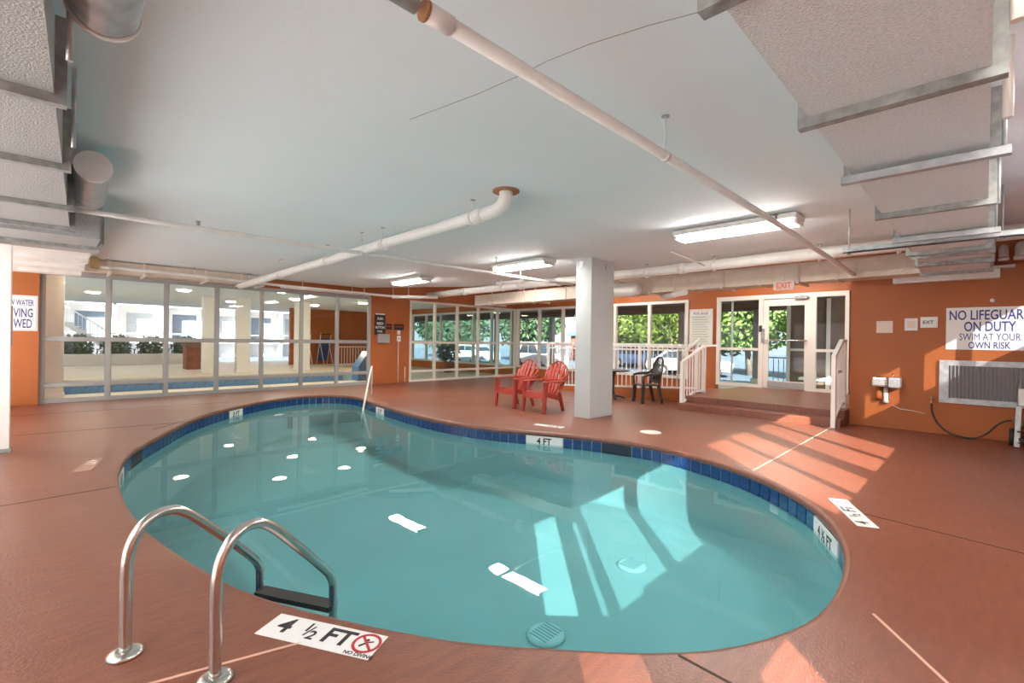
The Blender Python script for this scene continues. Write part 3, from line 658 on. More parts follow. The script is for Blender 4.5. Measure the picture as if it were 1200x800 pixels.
pd = pipe('waste_pipe', 'white waste pipe dropping from the ceiling and running to the left partition', [(3.56, 3.72, 3.15), (3.56, 3.72, 3.08), (3.55, 3.76, 3.00), (3.54, 3.86, 2.955), (3.53, 4.1, 2.94), (3.50, 8.0, 2.875), (3.46, 12.0, 2.81), (3.45, 13.3, 2.79)], .075, hang=[(3.53, 4.25, 2.935), (3.51, 6.3, 2.90), (3.50, 8.2, 2.87), (3.48, 10.5, 2.83)], ring=[((3.56, 3.72, 3.135), (3.56, 3.72, 3.15), .15, 'rust'), ((3.53, 4.05, 2.94), (3.53, 4.18, 2.938), .085, 'pipe'), ((3.51, 6.2, 2.905), (3.51, 6.3, 2.903), .082, 'pipe')])
pw = pipe('wall_pipe', 'thin cream pipe running above the long glass partition', [(-1.5, 13.45, 2.99), (2.3, 13.45, 2.965), (4.5, 13.45, 2.91), (8.0, 13.45, 2.88), (8.85, 13.3, 2.90)], .036, hang=[(0.9, 13.45, 2.975), (2.5, 13.45, 2.965), (3.7, 13.45, 2.93), (6.9, 13.45, 2.89), (7.9, 13.45, 2.88)], m='pipe')
pipe('capped_pipe', 'short white capped pipe stub above the orange pier', [(7.55, 12.9, 2.815), (8.85, 12.35, 2.86)], .05, hang=[(8.0, 12.7, 2.83)])
pipe('capped_pipe', 'short white pipe end below the glass partition head', [(4.6, 13.85, 2.93), (7.3, 13.85, 2.90)], .05, hang=[(5.2, 13.85, 2.925), (6.7, 13.85, 2.907)])
pipe('capped_pipe', 'white capped pipe stub hanging below the beige duct near the notice', [(10.5, 5.45, 2.62), (9.75, 4.55, 2.60)], .06, hang=[(10.1, 4.97, 2.61)])

# ------------------------------------------------------------------ ducts
def flange_frame(root, axis, t, lo, hi, z0, z1, w=.05, d=.03, m='galvdark'):
    P = (lambda a, b, z: (a, b, z)) if axis == 'x' else (lambda a, b, z: (b, a, z))
    b = B(); b.box(P(t-d, lo-w, z0-w), P(t+d, hi+w, z0+.004)); b.box(P(t-d, lo-w, z0), P(t+d, lo+.004, z1)); b.box(P(t-d, hi-.004, z0), P(t+d, hi+w, z1))
    b.o('flange', m, root)
# right duct over the deck
dr = thing('air_duct', 'dimpled metal ceiling duct with crossbars at the upper right', 'duct')
y0, y1, z0, z1 = -.01, .665, 2.70, 3.06
fx = [.4, 1.62, 2.86, 4.03, 5.36, 6.62, 7.75]
for a, c in zip(fx, fx[1:]): B().box((a, y0, z0), (c, y1, z1)).o('duct_section', 'duct', dr)
for x in fx:
    flange_frame(dr, 'x', x, y0, y1, z0, z1)
for x in (4.03, 6.62): B().bar((x-.10, y0-.09, z0-.055), (x-.10, y1+.05, z0-.055), .06, .05).o('trapeze_bar', 'galv', dr)
for x, m_ in ((2.55, 'frame'), (3.6, 'frame')): B().tube([(x, -.075, 2.72), (x, -.075, ZC)], .022, 10).o('conduit', m_, dr)
for x in (4.03, 5.36, 6.62):
    for y in (y0-.06,): B().tube([(x, y, z0-.05), (x, y, ZC)], .012, 8).o('hanger_rod', 'galv', dr)
stt = thing('strut_channel', 'long galvanised strut channel hung across under the metal duct', 'strut', (6.86, .5, 2.62))
B().box((-.03, -1.6, 0), (.03, .72, .012)).box((-.03, -1.6, 0), (-.024, .72, .065)).box((.024, -1.6, 0), (.03, .72, .065)).o('channel', 'galv', stt)
for y in (.66, -.62): B().tube([(0, y, .0), (0, y, .53)], .008, 6).o('hanger_rod', 'galv', stt); B().disc((0, y, -.012), (0, 0, 1), .022, .012, 8).o('nut', 'galvdark', stt)
# cross duct along the back
dc = thing('air_duct', 'beige rectangular duct running along the back above the door', 'duct')
yy = [12.1, 9.8, 8.2, 6.45, 4.6, 3.2, 1.9, .2]
for a, c in zip(yy, yy[1:]):
    za = 2.67 + (12.1-a)*.004; zc_ = 2.67 + (12.1-c)*.004
    B().extr([(a, za), (c, zc_), (c, zc_+.335), (a, za+.335)], 'x', 10.2, 10.68).o('duct_section', 'ductb', dc)
for y in yy[1:-1]: flange_frame(dc, 'y', y, 10.2, 10.68, 2.67+(12.1-y)*.004, 3.02+(12.1-y)*.004, .018, .02, 'ductb')
for y in (11.2, 9.3, 7.6, 5.6, 3.9, 2.5):
    B().bar((10.05, y, 2.65+(12.1-y)*.004), (10.8, y, 2.65+(12.1-y)*.004), .05, .04).o('trapeze_bar', 'ductb', dc)
    B().tube([(10.16, y, 2.64), (10.16, y, ZU)], .012, 6).o('hanger_rod', 'ductb', dc)
B().box((10.5, .2, 3.05), (10.75, 8.0, 3.12)).o('cover_strip', 'ductb', dc)
# duct junction box at the right end
jb = thing('duct_plenum', 'white plenum box where the metal duct meets the orange wall', 'duct', (0, 0, 0))
B().box((7.80, -.05, 2.74), (9.1, .68, 3.06)).o('body', 'duct', jb); B().box((9.2, -.05, 2.70), (10.15, .72, 3.04)).o('body', 'duct', jb)
flange_frame(jb, 'x', 8.45, -.05, .68, 2.74, 3.06, .04, .03); flange_frame(jb, 'x', 9.15, -.05, .70, 2.72, 3.06, .04, .04)
flange_frame(jb, 'x', 10.15, -.05, .72, 2.70, 3.04, .04, .03)
lg = thing('wall_light_box', 'long white ledge box under the plenum on the orange wall', 'ledge', (10.88, 1.17, 2.63))
B().box((-.10, -1.34, 0), (.12, 0, .15), .01).o('body', 'pipe', lg); B().box((-.13, -1.5, .15), (.12, .06, .19)).o('lip', 'ductb', lg)
for k, (y, r_, lab) in enumerate(((-.20, .055, 'slim white elbow pipe beside the metal duct at the wall'), (-.40, .085, 'fat white elbow pipe at the right edge above the sign'))):
    t = thing('elbow_pipe', lab, 'pipe', (10.6, y, 2.9))
    B().tube([(.4, 0, .18), (.1, 0, .18), (.02, 0, .16), (-.02, 0, .10), (-.02, 0, -.0)], r_, 12).o('elbow', 'pipe', t)
    B().tube([(-.02, 0, -.03), (-.02, 0, .02)], r_*1.15, 12).o('collar', 'pipe', t)
# left duct, turned a little
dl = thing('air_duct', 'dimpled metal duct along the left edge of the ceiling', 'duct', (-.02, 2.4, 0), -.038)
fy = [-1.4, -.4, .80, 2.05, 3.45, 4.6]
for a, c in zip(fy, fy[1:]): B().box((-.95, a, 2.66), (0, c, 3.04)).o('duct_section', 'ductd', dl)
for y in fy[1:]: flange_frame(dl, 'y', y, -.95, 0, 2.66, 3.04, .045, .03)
for y in (.35, 1.6): B().tube([(.06, y, 2.66), (.06, y, ZC)], .012, 8).o('hanger_rod', 'galv', dl)
def stub(label, ya, yb_, x=.24, z=2.93, r=.125):
    t = thing('duct_stub', label, 'duct', (x, ya, z), -.02, group='round duct stubs')
    B().tube([(0, 0, 0), (0, yb_-ya, 0)], r, 28, cap=False).o('sleeve', 'galv', t)
    B().tube([(0, yb_-ya-.03, 0), (0, yb_-ya, 0)], r*1.05, 28).o('rim', 'pipe', t)
    B().tube([(0, -.01, 0), (0, .03, 0)], r*1.03, 28).o('end_cap', 'white', t)
stub('round metal duct stub at the top edge of the picture', 1.3, 2.75, x=.13)
stub('round metal duct stub with a white cap above the left duct end', 5.35, 6.55, x=.26)
t = thing('duct_stub', 'white round duct stub poking out right of the column', 'duct', (9.95, 6.6, 2.78), group='round duct stubs')
B().tube([(0, 0, 0), (0, -.72, 0), (0, -.80, 0), (0, -.84, 0)], [.17, .17, .14, .08], 24).o('sleeve', 'pipe', t); B().tube([(0, -.1, 0), (0, -.14, 0)], .18, 24).o('rim', 'pipe', t); B().tube([(0, -.3, .1), (0, -.3, ZU-2.78)], .01, 6).o('hanger_rod', 'pipe', t)
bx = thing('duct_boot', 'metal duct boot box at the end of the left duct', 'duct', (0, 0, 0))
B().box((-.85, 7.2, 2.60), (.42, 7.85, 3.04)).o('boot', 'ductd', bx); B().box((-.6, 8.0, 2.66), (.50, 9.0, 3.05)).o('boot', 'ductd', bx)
flange_frame(bx, 'y', 7.9, -.7, .42, 2.60, 3.04, .04, .05); B().box((-.6, 9.0, 2.72), (.45, 13.4, 3.05)).o('boot', 'pipe', bx)
for k in range(3): B().box((-.4, 10.2+k*1.1, 2.66), (.45, 10.5+k*1.1, 2.72)).o('trapeze_bar', 'pipe', bx)
dwl = thing('air_duct', 'beige duct hung above the long glass partition', 'duct')
tk = [.5, 1.3, 2.3, 3.2, 4.05]
for a, c in zip(tk, tk[1:]): B().box((a, 13.6, 2.88), (c, 14.05, 3.13)).o('duct_section', 'ductb', dwl)
for x in (.95, 1.55, 2.75, 3.55, 4.0):
    B().box((x-.02, 13.56, 2.84), (x+.02, 13.58, ZC)).o('hanger_strap', 'frame', dwl); B().bar((x, 13.3, 2.85), (x, 14.1, 2.85), .04, .04).o('trapeze_bar', 'frame', dwl)
tag(B().box((.62, 13.38, 2.92), (.76, 13.50, ZC), .01).o('junction_box', 'brass'), 'small brass junction box on the pipe at the upper left', 'junction box')

# ------------------------------------------------------------------ signs and wall fittings
def board(name, label, o_, right, w, h, m='sign', cat='sign', t_=.012, border=None):
    root = thing(name, label, cat, o_); r = V(right).normalized(); n = r.cross(V((0, 0, 1)))
    B().bar(r*0 + V((0, 0, h/2)) + n*t_/2, r*w + V((0, 0, h/2)) + n*t_/2, t_, h).o('board', m, root)
    return root, r, n
def put(root, r, n, lines, m='blue', t_=.0125):
    for body, x, y, w, h, al in lines:
        text('lettering', body, h*1.4, plane_mtx(r*x + V((0, 0, y)) + n*t_, r, (0, 0, 1)), m, root, bold=0.0 if 'M' in body else h*.02, align=al, width=w, height=h)
# lifeguard sign: reader faces +x, right is -y
sg, r, n = board('lifeguard_sign', 'white sign reading NO LIFEGUARD ON DUTY in blue letters', (XR-.001, .465, 1.465), (0, -1, 0), 1.04, .71)
put(sg, r, n, [('NO LIFEGUARD', .52, .505, .96, .165, 'CENTER'), ('ON DUTY', .52, .312, .60, .165, 'CENTER'), ('SWIM AT YOUR', .52, .16, .71, .115, 'CENTER'), ('OWN RISK', .52, .025, .49, .112, 'CENTER')])
# left sign, partly behind the white post
sg, r, n = board('diving_sign', 'white sign about shallow water in blue letters, cut off by the post', (-.90, 14.119, 1.56), (1, 0, 0), .74, .74)
put(sg, r, n, [('SHALLOW WATER', .68, .53, .63, .125, 'RIGHT'), ('NO DIVING', .675, .29, .62, .185, 'RIGHT'), ('ALLOWED', .66, .065, .56, .19, 'RIGHT')])
for a_, c_ in (((.02, .02), (.72, .02)), ((.02, .72), (.72, .72)), ((.02, .02), (.02, .72)), ((.72, .02), (.72, .72))):
    B().bar(r*a_[0]+V((0, 0, a_[1]))+n*.0125, r*c_[0]+V((0, 0, c_[1]))+n*.0125, .006, .006).o('border_line', 'grey', sg)
# pool rules notice
nb, r, n = board('rules_notice', 'framed printed pool rules notice between the windows and the door', (XW-.03, 6.54, 1.44), (0, -1, 0), .72, 1.13, 'frame', 'notice', .03)
B().bar(r*.05+V((0, 0, .54))+n*.032, r*.66+V((0, 0, .54))+n*.032, .004, 1.0).o('sheet', 'paper', nb)
B().bar(r*.06+V((0, 0, .99))+n*.035, r*.65+V((0, 0, .99))+n*.035, .003, .10).o('title_strip', 'sign', nb)
text('lettering', 'POOL RULES', .095, plane_mtx(r*.355+V((0, 0, .96))+n*.037, r, (0, 0, 1)), 'blue', nb, bold=.002, align='CENTER', sx=.85)
for k in range(11): B().bar(r*.10+V((0, 0, .88-k*.075))+n*.035, r*(.52+.08*((k*7) % 3)/2)+V((0, 0, .88-k*.075))+n*.035, .002, .018).o('text_line', 'grey', nb)
# exit sign
ex = thing('exit_sign', 'small lit EXIT sign hanging under the beige duct', 'sign', (10.14, 2.93, 2.57))
B().box((-.02, -.36, 0), (.02, 0, .17), .004).o('case', 'plate', ex)
text('lettering', 'EXIT', .15, plane_mtx((-.022, -.18, .035), (0, -1, 0), (0, 0, 1)), 'redlit', ex, bold=.004, align='CENTER', sx=.85)
B().tube([(0, -.18, .17), (0, -.18, .25)], .01, 6).o('stem', 'pipe', ex)
# plates on the right wall
def plate(label, y0, y1, z0, z1, m, inner, name='wall_plate', word=None):
    t = thing(name, label, 'plate', (XR, (y0+y1)/2, z0)); w, h = abs(y0-y1)/2, z1-z0
    B().box((-.02, -w, 0), (0, w, h), .004).o('backplate', m, t)
    B().box((-.028, -w*.6, h*.22), (-.02, w*.6, h*.78), .003).o('insert', inner, t)
    if word: text('lettering', word, h*.42, plane_mtx((-.029, w*.1, h*.36), (0, -1, 0), (0, 0, 1)), 'ink', t, bold=.002, align='CENTER')
plate('blank peach plate left of the lifeguard sign', 1.42, 1.18, 1.75, 1.97, 'plate', 'plate', 'blank_plate')
plate('square thermostat plate between two wall plates', 1.015, .835, 1.79, 2.01, 'sign', 'plate', 'thermostat')
plate('wide white plate with a dark mark next to the lifeguard sign', .80, .57, 1.84, 2.03, 'sign', 'sign', 'control_plate', 'EXT')
kb = thing('ball_sensor', 'tiny white ball sensor above the lifeguard sign', 'sensor', (XR, -.09, 2.28))
B().tube([(0, 0, 0), (-.02, 0, 0), (-.035, 0, 0), (-.045, 0, 0)], [.03, .033, .025, .01], 14).o('dome', 'sign', kb)
# louvered vent
vt = thing('louver_vent', 'grey louvered wall vent with upright slats under the lifeguard sign', 'vent', (XR, -.1, .55))
B().box((-.05, -.66, 0), (0, .64, .09)).box((-.05, -.66, .64), (0, .64, .73)).box((-.05, .52, .09), (0, .64, .64)).box((-.05, -.66, .09), (0, -.56, .64)).o('frame', 'galv', vt)
B().box((-.01, -.6, .06), (-.004, .6, .68)).o('backing', 'slat', vt)
vs_ = B().bar((0, 0, -.275), (0, 0, .275), .012, .05, up=(1, .55, 0)).mesh('slat', 'slat')
k = .50
while k > -.56:
    s_ = obj('slat', vs_, vt); s_.location = (-.033, k, .365); k -= .047
# drinking fountain
df = thing('drinking_fountain', 'small steel drinking fountain on the orange wall catching the sun', 'fountain', (XR, 1.24, .6))
B().box((-.30, -.02, .17), (0, .20, .34), .03).o('basin', 'steel', df); B().box((-.26, -.20, .16), (0, -.03, .34), .025).o('control_box', 'galv', df)
B().tube([(-.2, -.1, .34), (-.2, -.1, .38), (-.17, -.08, .40)], .012, 8).o('spout', 'steel', df)
B().tube([(-.06, .02, .17), (-.06, .02, -.08), (-.05, .02, -.12)], [.035, .035, .05], 12).o('drain_trap', 'white', df)
B().tube([(-.07, .12, .17), (-.07, .12, -.02), (-.05, .12, -.06)], [.05, .05, .06], 12).o('bracket', 'orange', df)
tag(B().tube([(XR-.008, 1.17, .43), (XR-.012, 1.05, .37), (XR-.008, .9, .36), (XR-.01, .72, .33)], .006, 6).o('white_wire', 'sign'), 'thin white wire sagging along the orange wall below the fountain', 'wire')
# faucet and hose
fc = thing('hose_faucet', 'brass hose faucet on the orange wall at the end of the black hose', 'faucet', (XR, .63, .58))
B().tube([(0, 0, 0), (-.07, 0, 0), (-.10, 0, -.01), (-.11, 0, -.05)], .018, 10).o('spout', 'brass', fc); B().tube([(-.06, 0, .0), (-.06, 0, .05)], .01, 8).o('stem', 'brass', fc)
B().tube([(-.06, 0, .05), (-.06, 0, .06)], .035, 12).o('hand_wheel', 'grey', fc)
hp = [(XR-.11, .63, .52), (XR-.12, .62, .38), (XR-.14, .55, .20), (XR-.18, .42, .07), (XR-.22, .25, .022), (XR-.26, .08, .03), (XR-.28, -.05, .13), (XR-.30, -.16, .28), (XR-.32, -.26, .36), (XR-.34, -.36, .38)]
hpts = []
for i in range(len(hp)-1):
    a, b_, c, d = [V(hp[max(0, min(len(hp)-1, i+q))]) for q in (-1, 0, 1, 2)]
    for k in range(5):
        t = k/5; hpts.append(.5*((2*b_)+(c-a)*t+(2*a-5*b_+4*c-d)*t*t+(3*b_-a-3*c+d)*t**3))
tag(B().tube(hpts+[V(hp[-1])], .013, 8).o('garden_hose', 'black'), 'black hose looping from the faucet to the pump cart', 'hose')
pcart = thing('pump_cart', 'pump cart with black wheel at the right edge', 'pump', (10.55, -.62, 0))
B().box((-.25, -.3, .12), (.2, .24, .16)).o('deck_plate', 'black', pcart); B().bar((-.2, .26, .02), (-.13, .24, .62), .06, .04).o('upright', 'galv', pcart); B().bar((.12, .26, .12), (.12, .22, 1.0), .03, .03).o('upright', 'galvdark', pcart)
B().tube([(.1, .27, .13), (.1, .33, .13)], .13, 22).o('wheel', 'black', pcart); B().tube([(-.2, -.3, .13), (-.2, -.36, .13)], .13, 22).o('wheel', 'black', pcart)
B().box((-.02, -.1, .62), (.16, .24, .88), .01).o('control_box', 'sign', pcart); B().box((-.026, .06, .72), (-.02, .18, .80)).o('display', 'black', pcart)
B().tube([(0, -.2, .30), (0, .16, .30)], .12, 20).o('motor', 'black', pcart); B().tube([(0, .16, .30), (0, .24, .36), (.08, .26, .40)], .05, 12).o('pump_head', 'brass', pcart)
hl = [V((-.12+.2*math.cos(a), .05+.22*math.sin(a), .03+.012*k)) for k, a in enumerate(q*.45 for q in range(30))]
B().tube(hl, .012, 6).o('coiled_hose', 'black', pcart)
# fittings on the orange pier between the partitions
bs, r, n = board('emergency_sign', 'tall black sign with white words on the orange pier', (7.68, 14.238, 1.63), (1, 0, 0), .40, .72, 'black')
put(bs, r, n, [('PUSH', .2, .51, .2, .08, 'CENTER'), ('RED', .2, .35, .24, .08, 'CENTER'), ('BUTTON', .2, .22, .33, .08, 'CENTER'), ('FOR', .2, .09, .18, .07, 'CENTER')], 'sign')
B().bar(r*.02+V((0, 0, .70))+n*.016, r*.38+V((0, 0, .70))+n*.016, .006, .04).o('top_strip', 'plate', bs)
gb = thing('alarm_box', 'grey metal box just below the tall black sign', 'box', (7.99, 14.24, 1.37))
B().box((-.21, -.12, 0), (.21, 0, .30), .01).o('case', 'grey', gb); B().box((-.19, -.126, .02), (.19, -.12, .28)).o('cover', 'grey', gb)
for x0, w, lab in ((8.12, .21, 'smaller square black plate beside the tall black sign'), (8.41, .38, 'wide black plate above the conduit switch')):
    q, r, n = board('black_plate', lab, (x0, 14.238, 1.82), (1, 0, 0), w, .20, 'black')
    B().bar(r*.03+V((0, 0, .11))+n*.014, r*(w-.03)+V((0, 0, .11))+n*.014, .004, .03).o('text_line', 'redink', q)
cn = thing('conduit_switch', 'cream conduit with a switch box rising from the deck on the pier', 'conduit', (8.58, 14.22, 0))
B().tube([(0, 0, 0), (0, 0, 1.45)], .016, 8).o('conduit', 'frame', cn); B().box((-.06, -.05, 1.42), (.06, .02, 1.62), .008).o('switch_box', 'sign', cn); B().box((-.05, -.04, 1.66), (.05, .02, 1.80), .006).o('upper_box', 'frame', cn); B().box((-.015, -.056, 1.49), (.015, -.05, 1.55)).o('toggle', 'redink', cn)
tag(B().tube([(8.84, 14.2, 0), (8.84, 14.2, .52)], .018, 8).tube([(8.84, 14.2, .5), (8.84, 14.2, .54)], .024, 8).o('pipe_stub', 'frame'), 'short cream pipe stub standing on the deck by the corner glass', 'pipe')
# white post at the far left
ps = thing('door_post', 'white post at the left edge with a metal hinge', 'post', (-.42, 8.7, 0))
B().box((-.30, -.05, 0), (.085, .12, 2.62), .006).o('post', 'white', ps); B().box((.085, -.03, 1.35), (.10, .03, 1.85)).o('hinge', 'steel', ps); B().box((-.32, -.06, 0), (.10, .13, .05)).o('foot', 'galvdark', ps)

# ------------------------------------------------------------------ beyond the partition: the other pool hall
fl2 = B().prism([(-14, 14.42), (XW, 14.42), (XW, 16.0), (-14, 16.0)], -.12, 0).prism([(-14, 21.5), (XW, 19.8), (XW, 32), (-14, 32)], -.12, 0).prism([(-14, 16.0), (-1.2, 16.0), (-1.2, 19.8), (-14, 19.8)], -.12, 0).prism([(9.2, 16.0), (XW, 16.0), (XW, 19.8), (9.2, 19.8)], -.12, 0)
struct(fl2.o('floor_hall', 'tan'), 'pale stone floor of the hall beyond the glass')
struct(B().prism([(-14, 14.42), (XW+.2, 14.42), (XW+.2, 32), (-14, 32)], 3.15, 3.9).o('ceiling_hall', 'ceil'), 'white ceiling of the hall beyond the glass')
wallobj('wall_hall', [((XW, 14.42, 0), (XW+.2, 32, .36)), ((XW, 14.42, HEAD), (XW+.2, 32, 3.9)), ((9.5, 27, 0), (XW, 27.2, 3.15))], label='orange far wall of the hall beyond')
glazing('window_4', 'y', XW, [14.55+1.3*k for k in range(9)], [.37, 1.395, 2.88], .1, .12, 'tall windows of the hall beyond the corner glass', 'glassteal')
sp = thing('spa_pool', 'second pool with blue tiled rim seen through the long partition', 'pool', (4, 17.9, 0))
B().box((-5.2, -1.9, -1.3), (5.2, 1.9, -1.2)).box((-5.2, -1.9, -1.2), (-5.15, 1.9, 0)).box((5.15, -1.9, -1.2), (5.2, 1.9, 0)).box((-5.2, -1.9, -1.2), (5.2, -1.85, 0)).box((-5.2, 1.85, -1.2), (5.2, 1.9, 0)).o('basin', 'plaster', sp)
wb = bmesh.new(); wb.faces.new([wb.verts.new(p) for p in ((-5.15, -1.85, -.62), (5.15, -1.85, -.62), (5.15, 1.85, -.62), (-5.15, 1.85, -.62))]); wm = bpy.data.meshes.new('water'); wb.to_mesh(wm); wb.free(); wm.materials.append(M['water2']); obj('water', wm, sp)
M['tile2'] = mat('mid_blue_tile', (.20, .34, .56), .3, var=.2, scale=9)
tt = B().box((-.155, -.02, -.155), (.155, 0, .155), .006).mesh('tile', 'tile2')
for k in range(32):
    for j in range(2):
        q = obj('tile', tt, sp); q.location = (-5.0+k*.322, 1.845, -.17-j*.322)
B().box((-5.2, 1.75, 0), (5.2, 2.15, .09), .03).o('coping', 'tan', sp)
def hcol(label, x, y, w, d_, m='white'):
    t = thing('hall_column', label, 'column', (x, y, 0), group='columns in the hall beyond'); B().box((-w/2, -d_/2, 0), (w/2, d_/2, 3.15), .01).o('shaft', m, t); B().box((-w/2-.02, -d_/2-.02, 0), (w/2+.02, d_/2+.02, .10), .01).o('base', m, t)
hcol('broad white column behind the first bay of the long partition', .10, 15.5, .34, .5)
hcol('pale column behind the fourth bay of the long partition', 5.9, 22.3, .5, .4)
hcol('slim white column behind the fifth bay of the long partition', 8.6, 22.2, .16, .16)
hcol('broad pale column behind the sixth bay of the long partition', 8.3, 18.9+3.2, .0001+.55, .5)
hcol('pale column behind the third bay of the long partition', 4.7, 22.6, .4, .4)
DL = [(3.4, 20, 'warm downlight above the middle of the second pool, left one'), (5.9, 17.6, 'warm downlight over the second pool behind the fourth bay'), (7.4, 20.5, 'warm downlight beyond the second pool behind the fifth bay'), (8.2, 17.4, 'warm downlight over the second pool behind the sixth bay'), (10.2, 20, 'warm downlight at the right end of the second pool'), (9.4, 23.5, 'warm downlight in front of the far orange wall'), (6.0, 24.5, 'warm downlight above the reddish planter box'), (1.2, 24, 'warm downlight behind the second bay, farthest left'),
      (0.9, 15.0, 'added unseen downlight close behind the first bay'), (3.2, 15.0, 'added unseen downlight close behind the third bay'), (5.4, 15.0, 'added unseen downlight close behind the fifth bay'), (7.3, 15.0, 'added unseen downlight close behind the last bay')]  # this row is hidden by the wall head, added to brighten the hall
for x, y, lab in DL:
    t = thing('downlight', lab, 'light', (x, y, 3.15), group='downlights of the hall beyond')
    B().tube([(0, 0, -.02), (0, 0, 0)], .26, 20).o('trim_ring', 'white', t); B().tube([(0, 0, -.06), (0, 0, -.02)], [.16, .22], 20).o('lens', 'glow', t)
# far low wall, hedge, stair and planter seen through the left bays
tag(B().box((-6, 30.6, 0), (5.2, 30.9, .55)).o('low_wall', 'white'), 'low white wall in front of the far hedge beyond the partition', 'wall')
def foliage(name, rx, ry, rz, n, size, m, seed, parent=None, shell=.55):
    rnd = random.Random(seed); vs, fs = [], []
    for i in range(n):
        while True:
            p = V((rnd.uniform(-1, 1), rnd.uniform(-1, 1), rnd.uniform(-1, 1)))
            if shell < p.length < 1: break
        p *= 1 + .25*noise.noise(p*2.2 + V((seed, 0, 0)))
        c = V((p.x*rx, p.y*ry, p.z*rz)); a = V((rnd.gauss(0, 1), rnd.gauss(0, 1), rnd.gauss(0, 1))).normalized(); b_ = a.orthogonal().normalized(); s_ = size*rnd.uniform(.6, 1.3)
        k = len(vs); vs += [c-a*s_, c+b_*s_*.45, c+a*s_, c-b_*s_*.45]; fs.append((k, k+1, k+2, k+3))
    mm = bpy.data.meshes.new(name); mm.from_pydata(vs, [], fs); mm.materials.append(M[m]); return mm
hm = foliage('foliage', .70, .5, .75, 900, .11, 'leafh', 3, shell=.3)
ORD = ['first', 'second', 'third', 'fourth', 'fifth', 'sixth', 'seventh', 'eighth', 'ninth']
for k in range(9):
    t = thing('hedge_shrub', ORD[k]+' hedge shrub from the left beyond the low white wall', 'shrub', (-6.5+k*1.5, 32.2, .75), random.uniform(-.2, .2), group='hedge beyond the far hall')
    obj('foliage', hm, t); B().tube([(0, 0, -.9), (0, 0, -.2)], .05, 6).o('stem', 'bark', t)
stc = thing('outside_stair', 'white outdoor stair with railing seen through the second bay', 'stair', (2.2, 34, 0))
for k in range(10): B().box((k*.26-1.5, -.5, 2.1-k*.2), (k*.26-1.24, .5, 2.15-k*.2)).o('tread', 'white', stc)
B().bar((-1.6, -.5, 2.1), (1.2, -.5, -.05), .05, .25).o('stringer', 'white', stc); B().bar((-1.6, -.5, 3.0), (1.2, -.5, .85), .05, .06).o('handrail', 'white', stc)
for k in range(18): B().box((-1.55+k*.155-.012, -.512, 2.1-k*.119), (-1.55+k*.155+.012, -.488, 2.95-k*.119)).o('baluster', 'white', stc)
pln = thing('planter_box', 'reddish brown planter box behind the third bay of the partition', 'planter', (5.0, 25.5, 0))
B().box((-.6, -.4, 0), (.6, .4, 1.0), .02).o('box', 'brick', pln); B().box((-.65, -.45, 1.0), (.65, .45, 1.25), .02).o('rim', 'soffit', pln)
# folded navy lounge chairs behind the sixth bay
for k in range(2):
    t = thing('folded_lounger', ('navy folded lounger standing against the far orange wall, left one', 'navy folded lounger standing against the far orange wall, right one')[k], 'lounger', (10.1+k*1.15, 26.2, 0), group='folded loungers')
    B().bar((0, .3, 1.5), (0, .7, .2), .55, .06).o('pad', 'bluefab', t)
    for s in (-1, 1): B().tube([(s*.3, .2, 1.75), (s*.3, .75, 0)], .02, 6).o('frame_tube', 'sign', t); B().tube([(s*.25, -.2, 0), (s*.25, .4, 1.2)], .02, 6).o('frame_tube', 'sign', t)
    B().bar((-.3, .2, 1.72), (.3, .2, 1.72), .04, .04).o('top_bar', 'black', t)
bal = [(11.0+k*.16, 24.2, .1, 1.0) for k in range(14)]
railing('hall_railing', 'white railing in the hall behind the last bay of the partition', [(10.9, 24.2, 0, 1.1), (13.2, 24.2, 0, 1.1)], bal, [(10.9, 24.2, 1.05), (13.2, 24.2, 1.05)], None, [(10.9, 24.2, .1), (13.2, 24.2, .1)])
B_ = thing('tall_slide_cover', 'blue upright cover behind the last bay near the handrail', 'cover', (8.15, 15.9, 0))
B().extr([(-.3, 0), (.3, 0), (.3, .9), (.1, 1.05), (-.3, .5)], 'y', -.25, .25).o('cover', 'carb', B_)
pot = thing('potted_shrub', 'leafy green plant beyond the corner partition', 'plant', (13.2, 17.5, 0))
B().tube([(0, 0, 0), (0, 0, .45), (0, 0, .5)], [.2, .28, .28], 18).o('pot', 'brick', pot); pm = foliage('foliage', .55, .55, .5, 350, .12, 'leafd', 11, shell=.2); q = obj('foliage', pm, pot); q.location.z = .95

# ------------------------------------------------------------------ outdoors behind the windows
g = B().prism([(XW+.2, -60), (90, -60), (90, 90), (XW+.2, 90)], -.5, -.30).prism([(-60, -60), (XW+.2, -60), (XW+.2, YB-.1), (-60, YB-.1)], -.5, -.30).prism([(-60, 34), (XW+.2, 34), (XW+.2, 90), (-60, 90)], -.5, -.30).prism([(-60, YB-.1), (-34, YB-.1), (-34, 34), (-60, 34)], -.5, -.30).o('ground', 'asphalt'); struct(g, 'blue grey parking lot')
struct(B().prism([(XW+.2, -3), (18.6, -3), (18.6, 34), (XW+.2, 34)], -.3, .06).o('floor_porch', 'tan'), 'pale porch walkway outside the windows')
struct(B().prism([(XW+.2, -3), (18.4, -3), (18.4, 34), (XW+.2, 34)], 3.0, 3.9).box((18.0, -3, 2.72), (18.4, 34, 3.0)).o('ceiling_porch', 'soffit'), 'brown porch soffit')
PC = [('dark porch post seen through the windows left of the column', 18.1, 15.4), ('brown porch post seen through the second window bay', 18.1, 13.3), ('grey porch post right of the window bay by the notice', 18.1, 8.55), ('porch post seen through the left sidelight', 18.1, 5.75), ('porch post seen through the glass door', 18.1, 4.35), ('far porch post in the corner partition', 18.1, 19.5), ('porch post hidden by the right sidelight frame', 18.1, 2.9)]
